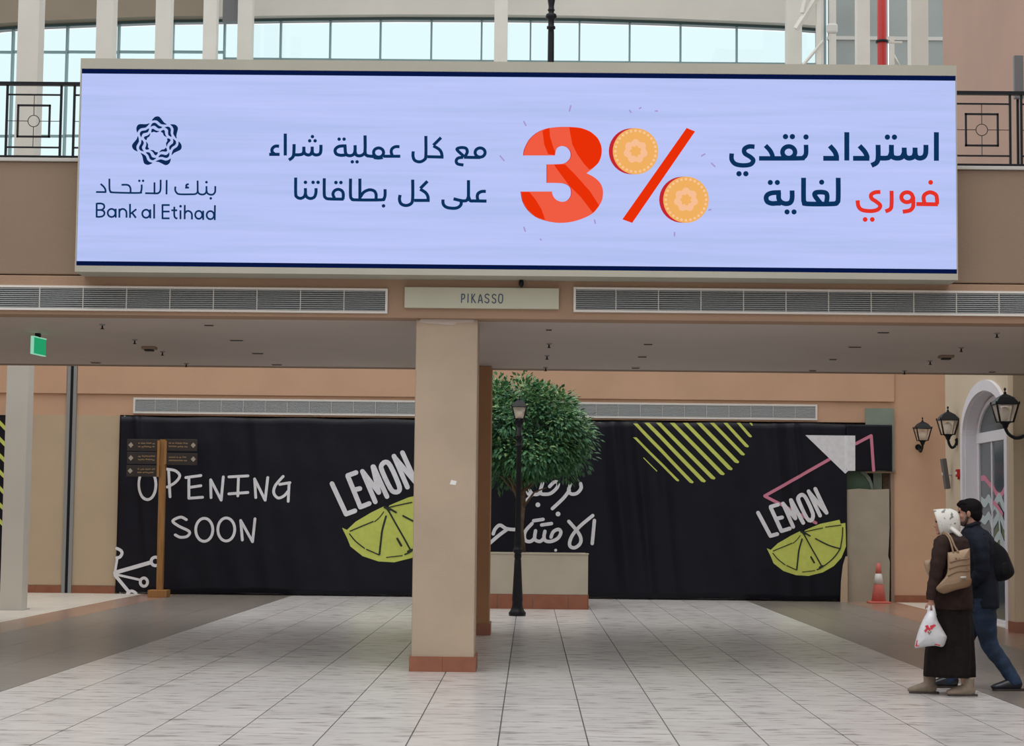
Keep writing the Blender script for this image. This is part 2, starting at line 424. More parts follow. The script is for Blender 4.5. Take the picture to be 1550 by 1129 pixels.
# ---- pillars
def pillar(name, x0, x1, y0, y1, ztop_, m, label, base=.145, over=.02):
    g = thing(name, ((x0+x1)/2, (y0+y1)/2, 0), label, 'pillar')
    MB().box(x0, x1, y0, y1, 0, ztop_).obj('shaft', m, g, .012)
    k = 2
    for (a, b, c, d) in ((x0-over, x1+over, y0-over, y0), (x0-over, x1+over, y1, y1+over)):
        for i in range(k):
            MB().box(a+(b-a)*i/k+.001, a+(b-a)*(i+1)/k-.001, c, d, 0, base).obj('tile', M['terra'], g)
    for (a, b) in ((x0-over, x0), (x1, x1+over)):
        for i in range(k):
            MB().box(a, b, y0+(y1-y0)*i/k+.001, y0+(y1-y0)*(i+1)/k-.001, 0, base).obj('tile', M['terra'], g)
    return g
YP = 18.32
pbase = G(671, 1012).y
x0 = xx(625.5, 780, YP); x1 = xx(720, 780, YP)
fp = pillar('pillar', x0, x1, YP, YP+.62, z_bot, M['pillar'], 'beige plastered front pillar under the bridge with terracotta skirting and chipped top')
mb = MB(); a = P(640, 488, YP); b = P(690, 492, YP)
mb.prism([(x0+.05, z_bot-.002), (x0+.02, z_bot-.03), (x0+.12, z_bot-.045), (x0+.22, z_bot-.05), (x0+.36, z_bot-.06), (x0+.40, z_bot-.035), (x0+.56, z_bot-.03), (x0+.57, z_bot-.002)], YP-.012, YP)
mb.obj('chipped_plaster', M['soffit'], fp)
p = P(686, 730, YP)
s_ = MB().add([(p.x-.033, YP-.003, p.z-.02), (p.x+.025, YP-.003, p.z-.026), (p.x+.033, YP-.003, p.z+.012), (p.x-.02, YP-.003, p.z+.024),
               (p.x-.033, YP, p.z-.02), (p.x+.025, YP, p.z-.026), (p.x+.033, YP, p.z+.012), (p.x-.02, YP, p.z+.024)],
              [(0,1,2,3),(7,6,5,4),(0,4,5,1),(1,5,6,2),(2,6,7,3),(3,7,4,0)]).obj('paper_scrap', M['sticker'])
tag(s_, 'small torn white paper scrap stuck on the front pillar', 'paper')
YP2 = 24.0
x1b = xx(742, 760, YP2)
pillar('pillar', x1b-.62, x1b, YP2, YP2+.62, z_bot, M['brown'], 'brown rear pillar just behind the beige front pillar')

# ---- name plate
mb = MB(); xa, xb = xx(613, 450, YF), xx(846, 450, YF); za, zb_ = zz(730, 468, YF), zz(730, 436.5, YF)
npl = thing('name_plate', ((xa+xb)/2, YF-.06, za), 'cream rectangular name plate with thin dark capitals below the screen', 'sign')
MB().box(xa, xb, YF-.075, YF-.02, za, zb_).obj('plate', mat('plate_paint', (.50,.50,.39), .5, .03, 3), npl, .004)
mb = MB(); sx = 6.2; Yp = YF-.078
def C8(p_): return T(p_, 605, 425, 6.2)
for pts in ([(582,125),(580,203)], [(582,128),(605,128),(610,150),(600,168),(582,170)], [(642,125),(640,203)], [(678,125),(676,205)], [(705,125),(682,165)], [(684,162),(710,205)],
            [(738,205),(757,128),(776,207)], [(744,183),(770,184)],
            [(838,135),(822,125),(804,135),(806,155),(832,172),(836,195),(820,207),(800,195)],
            [(903,137),(888,127),(871,137),(873,157),(897,174),(901,197),(885,209),(867,197)]):
    ribbon(mb, C8(pts), 1.7, Yp, n=4, push=.001*len(mb.f)*.01)
ribbon(mb, C8([(930,150),(935,130),(948,126),(963,132),(966,150),(964,190),(950,209),(933,200),(928,180)]), 1.7, Yp, closed=True, n=3)
mb.obj('lettering', mat('plate_ink', (.03,.07,.11), .5), npl)

# ================================================================== LED SCREEN
YS = 17.85
sxa, sxb = xx(117.5, 255, YS), xx(1449, 260, YS)
st, sb = zz(780, 93.5, YS), zz(780, 417.5, YS)
lt, lb = zz(780, 109, YS), zz(780, 408, YS)
scr = thing('led_screen', ((sxa+sxb)/2, YS, sb), 'huge glowing lilac advertising screen mounted on the bridge', 'screen')
mb = MB()
mb.box(sxa, sxb, YS, YF, lt, st); mb.box(sxa, sxb, YS, YF, sb, lb); mb.box(sxa, sxa+.012, YS, YF, lb, lt); mb.box(sxb-.008, sxb, YS, YF, lb, lt)
mb.obj('casing', mat('casing_paint', (.42,.41,.34), .6, .04, 2), scr)
def screen_mat():
    m = bpy.data.materials.new('led_background'); m.use_nodes = True; n = m.node_tree
    for x in list(n.nodes): n.nodes.remove(x)
    g = n.nodes.new('ShaderNodeNewGeometry'); mp = n.nodes.new('ShaderNodeMapping'); mp.inputs['Scale'].default_value = (.35, 1, 9)
    t = n.nodes.new('ShaderNodeTexNoise'); t.inputs['Scale'].default_value = 1.6; t.inputs['Detail'].default_value = 5
    r = n.nodes.new('ShaderNodeValToRGB'); r.color_ramp.elements[0].position = .3; r.color_ramp.elements[1].position = .7
    r.color_ramp.elements[0].color = (*lin((177,192,240)), 1); r.color_ramp.elements[1].color = (*lin((190,200,250)), 1)
    e = n.nodes.new('ShaderNodeEmission'); o = n.nodes.new('ShaderNodeOutputMaterial')
    n.links.new(g.outputs['Position'], mp.inputs[0]); n.links.new(mp.outputs[0], t.inputs['Vector']); n.links.new(t.outputs['Fac'], r.inputs[0])
    n.links.new(r.outputs[0], e.inputs[0]); n.links.new(e.outputs[0], o.inputs[0]); return m
MB().box(sxa+.012, sxb-.008, YS+.02, YS+.06, lb, lt).obj('display', screen_mat(), scr)
navy = emit('led_navy', lin((12,50,92))); navy2 = emit('led_deep_navy', lin((8,22,66)))
line = MB(); zl = .045
line.box(sxa+.012, sxb-.008, YS+.016, YS+.019, lt-zl, lt); line.box(sxa+.012, sxb-.008, YS+.016, YS+.019, lb, lb+zl)
line.obj('border_line', navy2, scr)
YT = YS+.018
WORDS = [
 ('A', 1095,190,9.118, 64, [[(430,292),(350,290),(290,325),(297,385),(370,432),(412,480),(375,535),(270,550),(165,530),(115,470),(115,385)],
   [(580,275),(640,340),(672,400),(682,450)], [(1140,265),(1140,385),(1110,437),(1050,452),(492,453)]], [(902,368,87,80)], [(857,153),(952,153),(1140,158),(215,665),(310,665)], 37),
 ('B', 1240,190,8.158, 62, [[(1447,82),(1447,435)], [(1318,238),(1315,340),(1290,388),(1240,403),(1200,385),(1185,340),(1184,272)],
   [(1184,330),(1165,385),(1110,403),(1068,385),(1052,340),(1050,272)], [(1052,330),(1020,390),(960,403),(905,385),(892,330),(892,238)],
   [(892,330),(870,385),(830,402),(735,402)], [(727,238),(727,400),(705,460),(645,492)], [(497,250),(560,320),(588,375),(592,405)], [(418,405),(620,405)],
   [(341,82),(341,432)], [(130,250),(190,320),(212,375),(214,405)], [(50,405),(245,405)]], [], [(842,143),(929,143)], 33),
 ('C', 1145,262,11.07, 82, [[(1370,78),(1370,420),(1350,490),(1280,515),(850,515),(800,480),(790,420),(790,78)],
   [(1170,505),(1185,400),(1165,335),(1080,318),(990,330),(978,375),(1030,450),(1075,505)],
   [(597,290),(597,420),(570,490),(500,513),(420,490),(375,430),(373,330)], [(410,325),(270,330),(190,360),(162,415),(185,480),(260,508),(340,505),(410,505)]],
   [], [(232,157),(350,157),(1093,152),(513,650),(630,650)], 43),
 ('E', 400,195,9.118, 45, [[(205,240),(150,240),(110,275),(110,320),(140,345)], [(68,352),(212,352)], [(290,65),(290,368)], [(412,210),(408,330),(393,390),(340,430)],
   [(782,220),(780,310),(760,350),(710,360),(670,340),(662,300),(662,245)], [(662,300),(640,350),(600,360),(560,340),(547,300),(547,245)], [(547,300),(530,345),(480,358),(410,358)],
   [(1135,235),(1040,240),(990,270),(978,310),(1000,350),(1060,365),(1120,360)], [(1115,235),(1120,320),(1140,360),(1190,370),(1235,350),(1253,300),(1253,225)],
   [(1253,310),(1270,360),(1320,372),(1370,350),(1391,300),(1391,90)], [(1391,310),(1400,355),(1440,375),(1510,378)]], [],
   [(665,107),(627,165),(702,165),(1033,142),(1102,142),(1215,455),(1281,455)], 24),
 ('F', 550,195,7.949, 38, [[(45,325),(130,335)], [(125,345),(180,352),(235,345)], [(435,215),(385,215),(345,240),(335,280),(350,325)], [(445,330),(240,330)],
   [(752,85),(752,320),(735,370),(680,397),(620,380),(598,330),(600,270)], [(935,105),(842,198)], [(842,205),(910,245),(940,290),(947,345)], [(965,340),(770,335)],
   [(1405,345),(1210,342)], [(1225,330),(1250,280),(1235,235),(1180,225),(1130,238),(1138,265),(1215,335)], [(1200,342),(1140,352),(1117,385),(1135,422),(1205,435)]],
   [(183,285,60,55), (1405,285,60,55)], [], 20),
 ('G', 435,262,9.6875, 46, [[(122,65),(122,300),(140,350),(190,370),(240,350),(264,300),(264,220)], [(264,300),(285,350),(340,372),(395,350),(418,290),(420,220)],
   [(541,75),(541,310),(560,360),(610,378),(825,382)], [(815,385),(820,310),(800,260),(745,238),(690,260),(668,310),(690,365)],
   [(926,80),(926,330),(950,380),(1000,392),(1370,392),(1418,370),(1432,320),(1432,235)], [(1063,80),(1063,380)], [(1070,350),(1120,280),(1200,245),(1270,260),(1300,310),(1300,380)]],
   [], [(265,135),(377,135),(450,135),(712,138),(785,138),(1410,480)], 26),
 ('H', 580,262,9.394, 46, [[(420,92),(420,350),(400,430),(330,460),(260,440),(232,380),(240,310)], [(630,115),(528,218)], [(525,228),(600,275),(635,330),(640,390)], [(662,388),(440,388)],
   [(1460,260),(1400,262),(1350,290),(1338,340),(1350,390)], [(1470,398),(1260,395)], [(1213,100),(1213,350)], [(1213,330),(1235,388),(1275,397)],
   [(1213,330),(1190,385),(1140,395),(1080,385),(1000,365)], [(1110,400),(1105,450),(1060,490),(990,500),(900,485),(855,440),(850,375)]], [], [], 20),
 ('I', 138,265,15.05, 42, [[(215,200),(280,260),(320,320),(330,385)], [(110,385),(345,387)], [(415,80),(418,310),(440,370),(500,395),(1080,406),(1135,370),(1150,300),(1150,215)],
   [(690,222),(800,220),(860,240),(895,300),(897,400)], [(1230,412),(1530,417)], [(1442,165),(1442,400)],
   [(125,635),(125,965)], [(125,648),(230,648),(290,680),(293,745),(240,790),(130,795)], [(230,795),(290,825),(302,880),(270,930),(200,950),(125,950)],
   [(560,765),(560,970)], [(642,765),(642,970)], [(645,820),(690,775),(750,778),(795,820),(805,870),(805,970)], [(885,655),(885,975)], [(1030,775),(900,880)], [(930,855),(1020,975)],
   [(1347,780),(1347,985)], [(1435,660),(1435,990)]], [(465,862,88,92), (1250,880,86,92)], [(1097,130),(1183,130)], 28),
 ('J', 232,265,15.05, 42, [[(168,105),(165,320),(140,390),(90,415),(10,418)], [(305,110),(302,440)],
   [(505,260),(500,340),(530,400),(600,435),(860,437),(960,430),(1005,390),(1012,330),(1010,125)], [(1010,340),(1030,410),(1090,440),(1160,435),(1205,390),(1212,330),(1212,250)],
   [(1212,340),(1230,410),(1290,443),(1360,440),(1405,390),(1412,330),(1412,250)], [(810,205),(765,215),(748,245),(775,270)], [(725,288),(815,285)],
   [(210,665),(210,1000)], [(200,682),(375,682)], [(200,830),(372,830)], [(200,985),(372,985)], [(480,720),(478,900),(500,970),(550,990)], [(410,802),(545,802)],
   [(620,800),(620,1005)], [(718,680),(715,1005)], [(720,870),(760,825),(810,818),(860,850),(880,900),(880,1010)], [(1137,810),(1137,1020)], [(1405,685),(1400,1025)]],
   [(1035,905,80,90), (1300,912,84,92)], [(1212,162),(1310,530),(622,710)], 30),
]
for (k, ox, oy, s_, wd, strokes, loops, dots, dr) in WORDS:
    mb = MB()
    for st_ in strokes: ribbon(mb, T(st_, ox, oy, s_), wd/s_, YT, n=5, round_=False)
    for (a, b, rx, ry) in loops: ribbon(mb, T(ellp(a, b, rx, ry), ox, oy, s_), wd/s_, YT, closed=True, n=3)
    for d in dots: q = T([d], ox, oy, s_)[0]; disc(mb, q, dr/s_, YT)
    o = mb.obj('lettering', navy, scr)
mb = MB()
for st_ in [[(1425,505),(1425,430),(1405,350),(1315,310),(1230,345),(1207,410),(1225,490)], [(1440,505),(1090,500)], [(1038,380),(1042,500),(1030,560),(980,605),(870,625)],
            [(690,285),(690,500),(670,580),(590,620)], [(510,305),(420,312),(360,350),(368,410),(440,460),(505,520),(480,580),(400,610),(300,612),(200,590),(152,530),(140,440)]]:
    ribbon(mb, T(st_, 1285, 262, 10.69), 66/10.69, YT, n=5, round_=False)
ribbon(mb, T(ellp(940,390,92,80), 1285, 262, 10.69), 66/10.69, YT, closed=True, n=3)
for d in ((1322,150),(262,750),(378,750)): disc(mb, T([d], 1285,262,10.69)[0], 3.6, YT)
o = mb.obj('lettering', emit('led_red', lin((226,52,40))), scr); o['label'] = 'red word'
# emblem: seven-fold knot of wavy leaves
mb = MB(); tiers = [[(528,162),(580,100),(640,80),(690,97),(740,160),(780,208),(830,245),(725,240),(680,208),(640,172),(590,160),(550,165)],
   [(503,290),(530,230),(575,208),(620,222),(670,268),(740,298),(680,328),(635,308),(590,272),(540,275)],
   [(520,405),(525,340),(560,332),(600,357),(640,372),(685,378),(620,405),(570,390)]]
for t_ in tiers:
    for k in range(7):
        a = 2*math.pi*k/7; c_, s_ = math.cos(a), math.sin(a)
        q = [(632+(x-632)*c_-(y-590)*s_, 590+(x-632)*s_+(y-590)*c_) for x, y in t_]
        poly(mb, T(q, 190, 170, 13.28), YT, smooth=3)
mb.obj('emblem', navy2 if False else emit('led_emblem', lin((14,42,84))), scr)
# numeral three
three = [(90,355),(100,290),(150,190),(230,115),(330,70),(450,52),(580,50),(700,62),(800,100),(880,170),(920,260),(920,350),(890,430),(830,490),(760,545),(830,580),(900,640),(935,720),(930,820),(890,900),(830,970),(740,1020),(620,1060),(480,1075),(340,1055),(220,1010),(130,930),(80,840),(62,740),(390,740),(405,790),(440,830),(500,850),(560,835),(598,780),(595,710),(560,670),(490,650),(340,648),(340,450),(500,445),(560,420),(595,370),(590,310),(550,265),(490,255),(440,285),(425,355)]
o7 = (780,185,7.056)
_c = {(90,355),(62,740),(390,740),(340,648),(340,450),(425,355),(760,545)}; _runs = [[three[0]]]
for q in three[1:]+three[:1]:
    _runs[-1].append(q)
    if q in _c: _runs.append([q])
three = []
for r_ in _runs:
    if len(r_) > 1: three += [(v.x, v.y) for v in (smooth_curve([Vector(q) for q in r_], 3) if len(r_) > 2 else [Vector(q) for q in r_])[:-1]]
mb = MB(); poly(mb, T([(x-7, y) for x, y in three], *o7), YT, 0, .0005); poly(mb, T(three, *o7), YT, 1, .001)
for s_ in ([(290,95),(330,70),(365,62),(370,150),(410,280),(425,310),(420,352),(350,340),(310,240)],
           [(575,52),(700,62),(800,100),(880,170),(920,260),(920,350),(890,430),(830,490),(790,505),(730,440),(660,340),(610,240),(590,140)],
           [(430,480),(415,450),(530,450),(640,560),(800,740),(895,890),(830,970),(700,800),(640,740),(598,700),(570,670)],
           [(66,745),(150,745),(220,830),(280,930),(320,1045),(220,1010),(130,930),(80,840)]):
    poly(mb, T(s_, *o7), YT, 2, .0015)
poly(mb, T([(1265,205),(1325,230),(878,880),(808,855)], 770, 150, 4.697), YT, 2, .001)
mb.obj('percent_figure', [emit('led_crimson', lin((190,25,40))), emit('led_coral', lin((240,92,66))), emit('led_vermilion', lin((232,48,8)))], scr)['label'] = 'red numeral 3 and slash of a percent sign'
for ci, (cx, cy) in enumerate(((962, 229), (1038.3, 302.3))):
    mb = MB(); disc(mb, (cx-6, cy), 34.5, YT, 0, .0015, 34.8, 40); disc(mb, (cx-3, cy), 34.5, YT, 0, .0017, 35, 40); disc(mb, (cx, cy), 34.5, YT, 1, .002, 35, 40)
    for k in range(28):
        a = 2*math.pi*k/28; disc(mb, (cx+math.cos(a)*30.6, cy+math.sin(a)*31), 2.1, YT, 2, .0025, seg=8)
    for k in range(7):
        a = 2*math.pi*k/7-math.pi/2; disc(mb, (cx+math.cos(a)*12.5, cy+math.sin(a)*12.5), 6, YT, 3, .0025+.0001*k, seg=12)
        disc(mb, (cx+math.cos(a+.45)*12, cy+math.sin(a+.45)*12), 3.6, YT, 3, .003+.0001*k, seg=10)
        disc(mb, (cx+math.cos(a+.2)*7.5, cy+math.sin(a+.2)*7.5), 1.6, YT, 1, .004, seg=8)
    disc(mb, (cx, cy), 4.5, YT, 1, .0045)
    mb.obj('coin_picture', [emit('led_coinedge', lin((196,40,48))), emit('led_coin', lin((240,176,98))), emit('led_bead', lin((250,198,150))), emit('led_petal', lin((247,190,148)))], scr)
mb = MB()
for (a, b, c, d) in ((793,184,796,190),(864,160,862,168),(953,167,955,170),(968,164,970,163),(992,168,995,168),(1062,236,1067,233),(1077,247,1082,252),(757,236,763,243),(900,333,901,338),(793,344,795,350),(1021,352,1021,357),(818,362,819,363),(1073,318,1076,317)):
    ribbon(mb, [(a,b),(c,d)], 2.2, YT, n=1)
stuff(mb.obj('confetti', emit('led_confetti', lin((168,150,205))), scr))
# small camera on a bracket under the screen
c = P(789, 428, YF-.1)
c.z -= .02
g = thing('camera', c, 'tiny black dome camera under the screen above the name plate', 'camera')
MB().lathe((c.x, c.y, c.z), [(.008,.05),(.02,.045),(.026,.02),(.024,0),(.012,-.02),(.002,-.026)], 12).obj('housing', M['black'], g)
MB().box(c.x-.008, c.x+.008, c.y, YF, c.z+.02, c.z+.036).obj('bracket', M['black'], g)

# ================================================================== SOFFIT FITTINGS
ZS = z_bot
def on_soffit(px, py): return G(px, py, ZS)
def sprinkler(px, py, label):
    p = on_soffit(px, py)
    g = thing('sprinkler_head', (p.x, p.y, ZS), label, 'sprinkler', 'sprinkler heads under the bridge')
    MB().lathe((p.x, p.y, ZS), [(.032,0),(.03,-.008),(.012,-.012)], 12).obj('escutcheon', M['grey'], g)
    MB().lathe((p.x, p.y, ZS), [(.008,-.01),(.008,-.04),(.022,-.043),(.022,-.048),(.004,-.05)], 10).obj('deflector', M['black'], g)
for i, (x, y, l) in enumerate([(831,520,'second nearest of four above the tree, right of the front pillar'),(828,538,'third nearest of four above the tree, right of the front pillar'),(826,556,'farthest of four above the tree, right of the front pillar'),
        (155,491,'near the front edge at the left, right of the exit sign'),(204,514,'just left of the square ceiling unit'),(246,532,'just right of the square ceiling unit'),(282,550,'near the rear edge above the signpost'),
        (1509,504,'at the front right above the big wall lantern'),(1455,526,'just right and in front of the right ceiling unit'),(1408,546,'just left and behind the right ceiling unit'),(1369,561,'near the rear edge at the right')]):
    sprinkler(x, y, 'small dark sprinkler head '+l)
for (x, y, wd, l) in [(316,491,9,'nearest of the left row'),(358,514,13,'second of the left row'),(390,534,11,'third of the left row'),(419,551,10,'last of the left row, left of the pillar'),
        (145,548,9,'alone near the rear edge above the dark wall joint'),(831,498,6,'nearest the camera right of the front pillar'),(981,520,9,'first of the middle right row'),(972,539,9,'second of the middle right row'),(962,556,8,'third of the middle right row'),
        (1337,502,12,'first of the right row'),(1294,524,13,'second of the right row'),(1261,543,7,'third of the right row'),(1230,560,7,'last of the right row'),(1502,562,6,'at the rear edge above the arched door')]:
    p = on_soffit(x, y); q = on_soffit(x+wd, y)
    h = q.x-p.x
    g = thing('slot_diffuser', (p.x, p.y, ZS), 'short dark ceiling slot vent, '+l, 'vent', 'slot vents in the bridge ceiling')
    MB().box(p.x-h*.8, p.x+h*.8, p.y-.05, p.y+.05, ZS-.008, ZS).obj('frame', M['soffit'], g)
    MB().box(p.x-h*.7, p.x+h*.7, p.y-.035, p.y+.035, ZS-.014, ZS-.004).obj('slot', M['dark'], g)
for (x, y, l) in ((226,525,'left of the pillar'), (1432,538,'above the two right wall lanterns')):
    p = on_soffit(x, y)
    g = thing('ceiling_detector', (p.x, p.y, ZS), 'square brown ceiling unit with a dark slot, '+l, 'detector')
    MB().box(p.x-.08, p.x+.08, p.y-.08, p.y+.08, ZS-.03, ZS).obj('housing', M['taupe'], g, .006)
    MB().box(p.x-.05, p.x+.05, p.y-.05, p.y+.05, ZS-.05, ZS-.03).obj('lens', M['dark'], g, .004)
# exit sign hanging edge-on
YE = 20.2; c = P(58, 537, YE)
g = thing('exit_sign', (c.x, YE, c.z), 'small green emergency exit sign hanging nearly edge on at the far left', 'sign')
ht = 26*YE/F
R_ = Matrix.Rotation(math.radians(82), 3, 'Z')
def rbox(mb, cx, cy, cz, hx, hy, hz, R, mi=0):
    vs = [Vector((cx, cy, cz))+R@Vector((sx_*hx, sy*hy, sz*hz)) for sz in (-1,1) for sx_, sy in ((-1,-1),(1,-1),(1,1),(-1,1))]
    mb.add(vs, [(0,3,2,1),(4,5,6,7),(0,1,5,4),(1,2,6,5),(2,3,7,6),(3,0,4,7)], mi)
mb = MB(); rbox(mb, c.x, YE, c.z+ht/2, .17, .012, ht/2, R_); mb.obj('panel', [emit('exit_green', (.02,.36,.15), .9)], g)
mb = MB(); rbox(mb, c.x, YE, c.z+ht, .175, .016, .006, R_); rbox(mb, c.x, YE, c.z, .175, .016, .004, R_)
v = R_@Vector((-.17, 0, 0)); rbox(mb, c.x+v.x, YE+v.y, c.z+ht/2, .008, .016, ht/2, R_); mb.obj('frame', emit('exit_edge', (.35,.75,.55), .8), g)
MB().box(c.x-.035, c.x+.015, YE-.04, YE+.04, c.z+ht, c.z+ht+.05).obj('mount', M['black'], g, .006)
MB().tube([(c.x-.01, YE, c.z+ht+.04), (c.x-.01, YE, ZS)], .006, 8).obj('rod', M['black'], g)

# ================================================================== UPPER LEVEL RAILINGS
ZR = z_top+.035
def railing(px_panel, xa, xb, label, posts):
    YQ = YF+.05
    g = thing('railing', ((xa+xb)/2, YQ, ZR), label, 'railing')
    zt = zz(px_panel, 127+(.0098*(px_panel-50)), YQ); H = zt-ZR
    z1 = ZR+H*.855; z2 = ZR+H*.155
    def bar(name, a, b, c_, d, r): MB().box(a, b, YQ-r, YQ+r, c_, d).obj(name, M['black'], g)
    bar('top_rail', xa, xb, zt-.018, zt+.018, .022)
    bar('bottom_rail', xa, xb, ZR+.015, ZR+.035, .012)
    for (pa, pb) in posts:
        a, b = pa, pb; cx = (a+b)/2
        cz = (z1+z2)/2
        for x in (a, b): MB().box(x-.011, x+.011, YQ-.011, YQ+.011, ZR, zt).obj('baluster', M['black'], g)
        for z_ in (z1, z2): MB().box(a, b, YQ-.007, YQ+.007, z_-.008, z_+.008).obj('cross_bar', M['black'], g)
        h = .165; mb = MB(); t = .009
        mb.box(cx-h, cx+h, YQ-.01, YQ+.01, cz+h-2*t, cz+h); mb.box(cx-h, cx+h, YQ-.01, YQ+.01, cz-h, cz-h+2*t)
        mb.box(cx-h, cx-h+2*t, YQ-.01, YQ+.01, cz-h, cz+h); mb.box(cx+h-2*t, cx+h, YQ-.01, YQ+.01, cz-h, cz+h); mb.obj('square_ornament', M['black'], g)
        mb = MB(); q = [(cx+math.cos(2*math.pi*k/24)*.057, YQ, cz+math.sin(2*math.pi*k/24)*.057) for k in range(25)]
        mb.tube(q, .004, 6, cap=False); mb.obj('ring_ornament', M['black'], g)
        mb = MB(); mb.box(a, cx-.057, YQ-.003, YQ+.003, cz-.003, cz+.003); mb.box(cx+.057, b, YQ-.003, YQ+.003, cz-.003, cz+.003)
        mb.box(cx-.003, cx+.003, YQ-.003, YQ+.003, cz+.057, z1); mb.box(cx-.003, cx+.003, YQ-.003, YQ+.003, z2, cz-.057); mb.obj('thin_bar', M['black'], g)
    return g
lp0, lp1 = xx(8, 180, YF), xx(90, 180, YF); pw = lp1-lp0
railing(50, -7.4, xx(135, 180, YF), 'black iron railing with square ornaments left of the screen', [(lp0, lp1), (lp0-pw-.13, lp1-pw-.13), (lp0-2*pw-.26, lp1-2*pw-.26), (xx(110,180,YF), xx(110,180,YF)+pw)])
rp1 = xx(1531, 200, YF); rp0 = xx(1445, 200, YF)
railing(1490, xx(1430, 180, YF), 7.6, 'black iron railing with square ornaments right of the screen', [(rp0, rp1), (rp1+.11, rp1+.11+pw), (rp1+.22+pw, rp1+.22+2*pw)])
# grey flat unit standing behind the right railing
a = P(1541, 116, YF+.5)
g = thing('grey_box', (a.x, YF+.5, ZR-.2), 'slim dark grey upright box rising behind the right railing', 'box')
MB().box(a.x-.045, a.x+.045, YF+.46, YF+.52, zz(1541,150,YF+.5), zz(1541,85,YF+.5)).obj('panel', M['gpanel'], g, .004)
MB().box(a.x-.012, a.x+.012, YF+.52, YF+.54, z_top-.15, zz(1541,100,YF+.5)).obj('post', M['black'], g)

# ================================================================== COLUMNS (steel, square)
def column(px, py, Y, z0, z1, side, label, wd=.335):
    X = xx(px, py, Y)
    g = thing('column', (X, Y+wd/2, z0), label, 'column', 'cream square columns of the hall')
    MB().box(X-wd/2, X+wd/2, Y, Y+wd, z0, z1).obj('shaft', M['white'], g, .01)
    MB().box(X-wd/2-.03, X+wd/2+.03, Y-.03, Y+wd+.03, z0, z0+.02).obj('base_plate', M['lgrey'], g)
    return X
column(21, 750, 28.7, 0, 17, 1, 'nearest tall cream square column at the left edge, standing on the ground floor')
column(158, 60, 35.6, 4.9, 18, 1, 'second cream square column from the left above the screen')
column(246, 60, 40.6, 4.9, 18, 1, 'third cream square column from the left above the screen')
column(317, 60, 46.2, 4.9, 18, 1, 'fourth cream square column from the left beside the arched window')
column(1392, 50, 38.2, 4.9, 18, 1, 'cream square column right of the red pipe', .36)
column(1307, 50, 43.0, 4.9, 18, 1, 'cream square column left of the red pipe', .30)
column(1261, 50, 47.4, 4.9, 18, 1, 'thin cream column beside the right end of the arched window', .16)

# red fire pipe
YPp = 41.0; pr = 7.2*YPp/F; c = P(1335, 50, YPp)
g = thing('fire_pipe', (c.x, YPp, 4.9), 'bright red vertical fire pipe with a black clamp at the upper right', 'pipe')
MB().tube([(c.x, YPp, 4.9), (c.x, YPp, 18)], pr, 18).obj('pipe', M['red'], g)
zc = zz(1335, 63, YPp)
MB().tube([(c.x, YPp, zc-.025), (c.x, YPp, zc+.025)], pr*1.35, 18).obj('clamp', M['black'], g)
MB().box(c.x, c.x+.45, YPp+.02, YPp+.08, zc-.02, zc+.02).obj('bracket', M['white'], g)

# ================================================================== FAR ARCHED WINDOW WALL
YW = 50.0
W_ = struct(thing('window_1', (0, YW, 4.9), 'x', 'window')); del W_['label']; del W_['category']
def wz(px, py): return zz(px, py, YW)
def wx(px): return xx(px, 60, YW)
arch_pts = [(-140,62),(0,43),(55,39),(145,35.5),(240,32),(330,31),(450,29),(600,27.5),(750,28),(880,29.5),(1000,33),(1100,37),(1190,41),(1240,45)]
def arch_y(px):
    for (a, b), (c_, d) in zip(arch_pts, arch_pts[1:]):
        if a <= px <= c_: return b+(d-b)*(px-a)/(c_-a)
    return 45
zbot_w = 9.6
mull = [-140,-60,20,102,180,262,340,380,425,500,576,653,729,803,877,953,1030,1115,1193,1236]
for i in range(len(mull)-1):
    a, b = mull[i], mull[i+1]; xa, xb = wx(a)+.03, wx(b)-.03
    zc1 = wz((a+b)/2, 91+.0095*((a+b)/2-600)) if a >= 300 else wz(a, 78)
    za1, zb1 = wz(a, arch_y(a)+7), wz(b, arch_y(b)+7)
    MB().prism([(xa, zc1+.03), (xb, zc1+.03), (xb, zb1), (xa, za1)], YW, YW+.02).obj('pane', M['pane'], W_)
    z0 = zc1-.03; rows = []
    hs = [ .30, 1.9, 1.9, 1.9] if a >= 300 else [2.3, 2.3, 1.5]
    for h in hs:
        if z0-h < zbot_w-1.5: break
        MB().box(xa, xb, YW, YW+.02, z0-h+.03, z0-.0).obj('pane', M['pane'], W_); rows.append(z0); z0 -= h
    mb = MB()
    for z in rows: mb.box(wx(a), wx(b), YW-.05, YW+.07, z-.005, z+.05)
    mb.box(wx(a), wx(b), YW-.05, YW+.07, z0-.03, z0+.02)
    mb.obj('glazing_bar', M['teal'], W_)
for a in mull:
    MB().box(wx(a)-.024, wx(a)+.024, YW-.08, YW+.1, 7.5, wz(a, arch_y(a)+2)).obj('mullion', M['teal'], W_)
mb = MB()
mb.prism([(wx(a), wz(a, b+4.2)) for a, b in arch_pts]+[(wx(a), wz(a, b)) for a, b in reversed(arch_pts)], YW-.12, YW+.12)
mb.obj('arched_head', mat('dark_teal_frame', (.03,.07,.07), .4), W_)
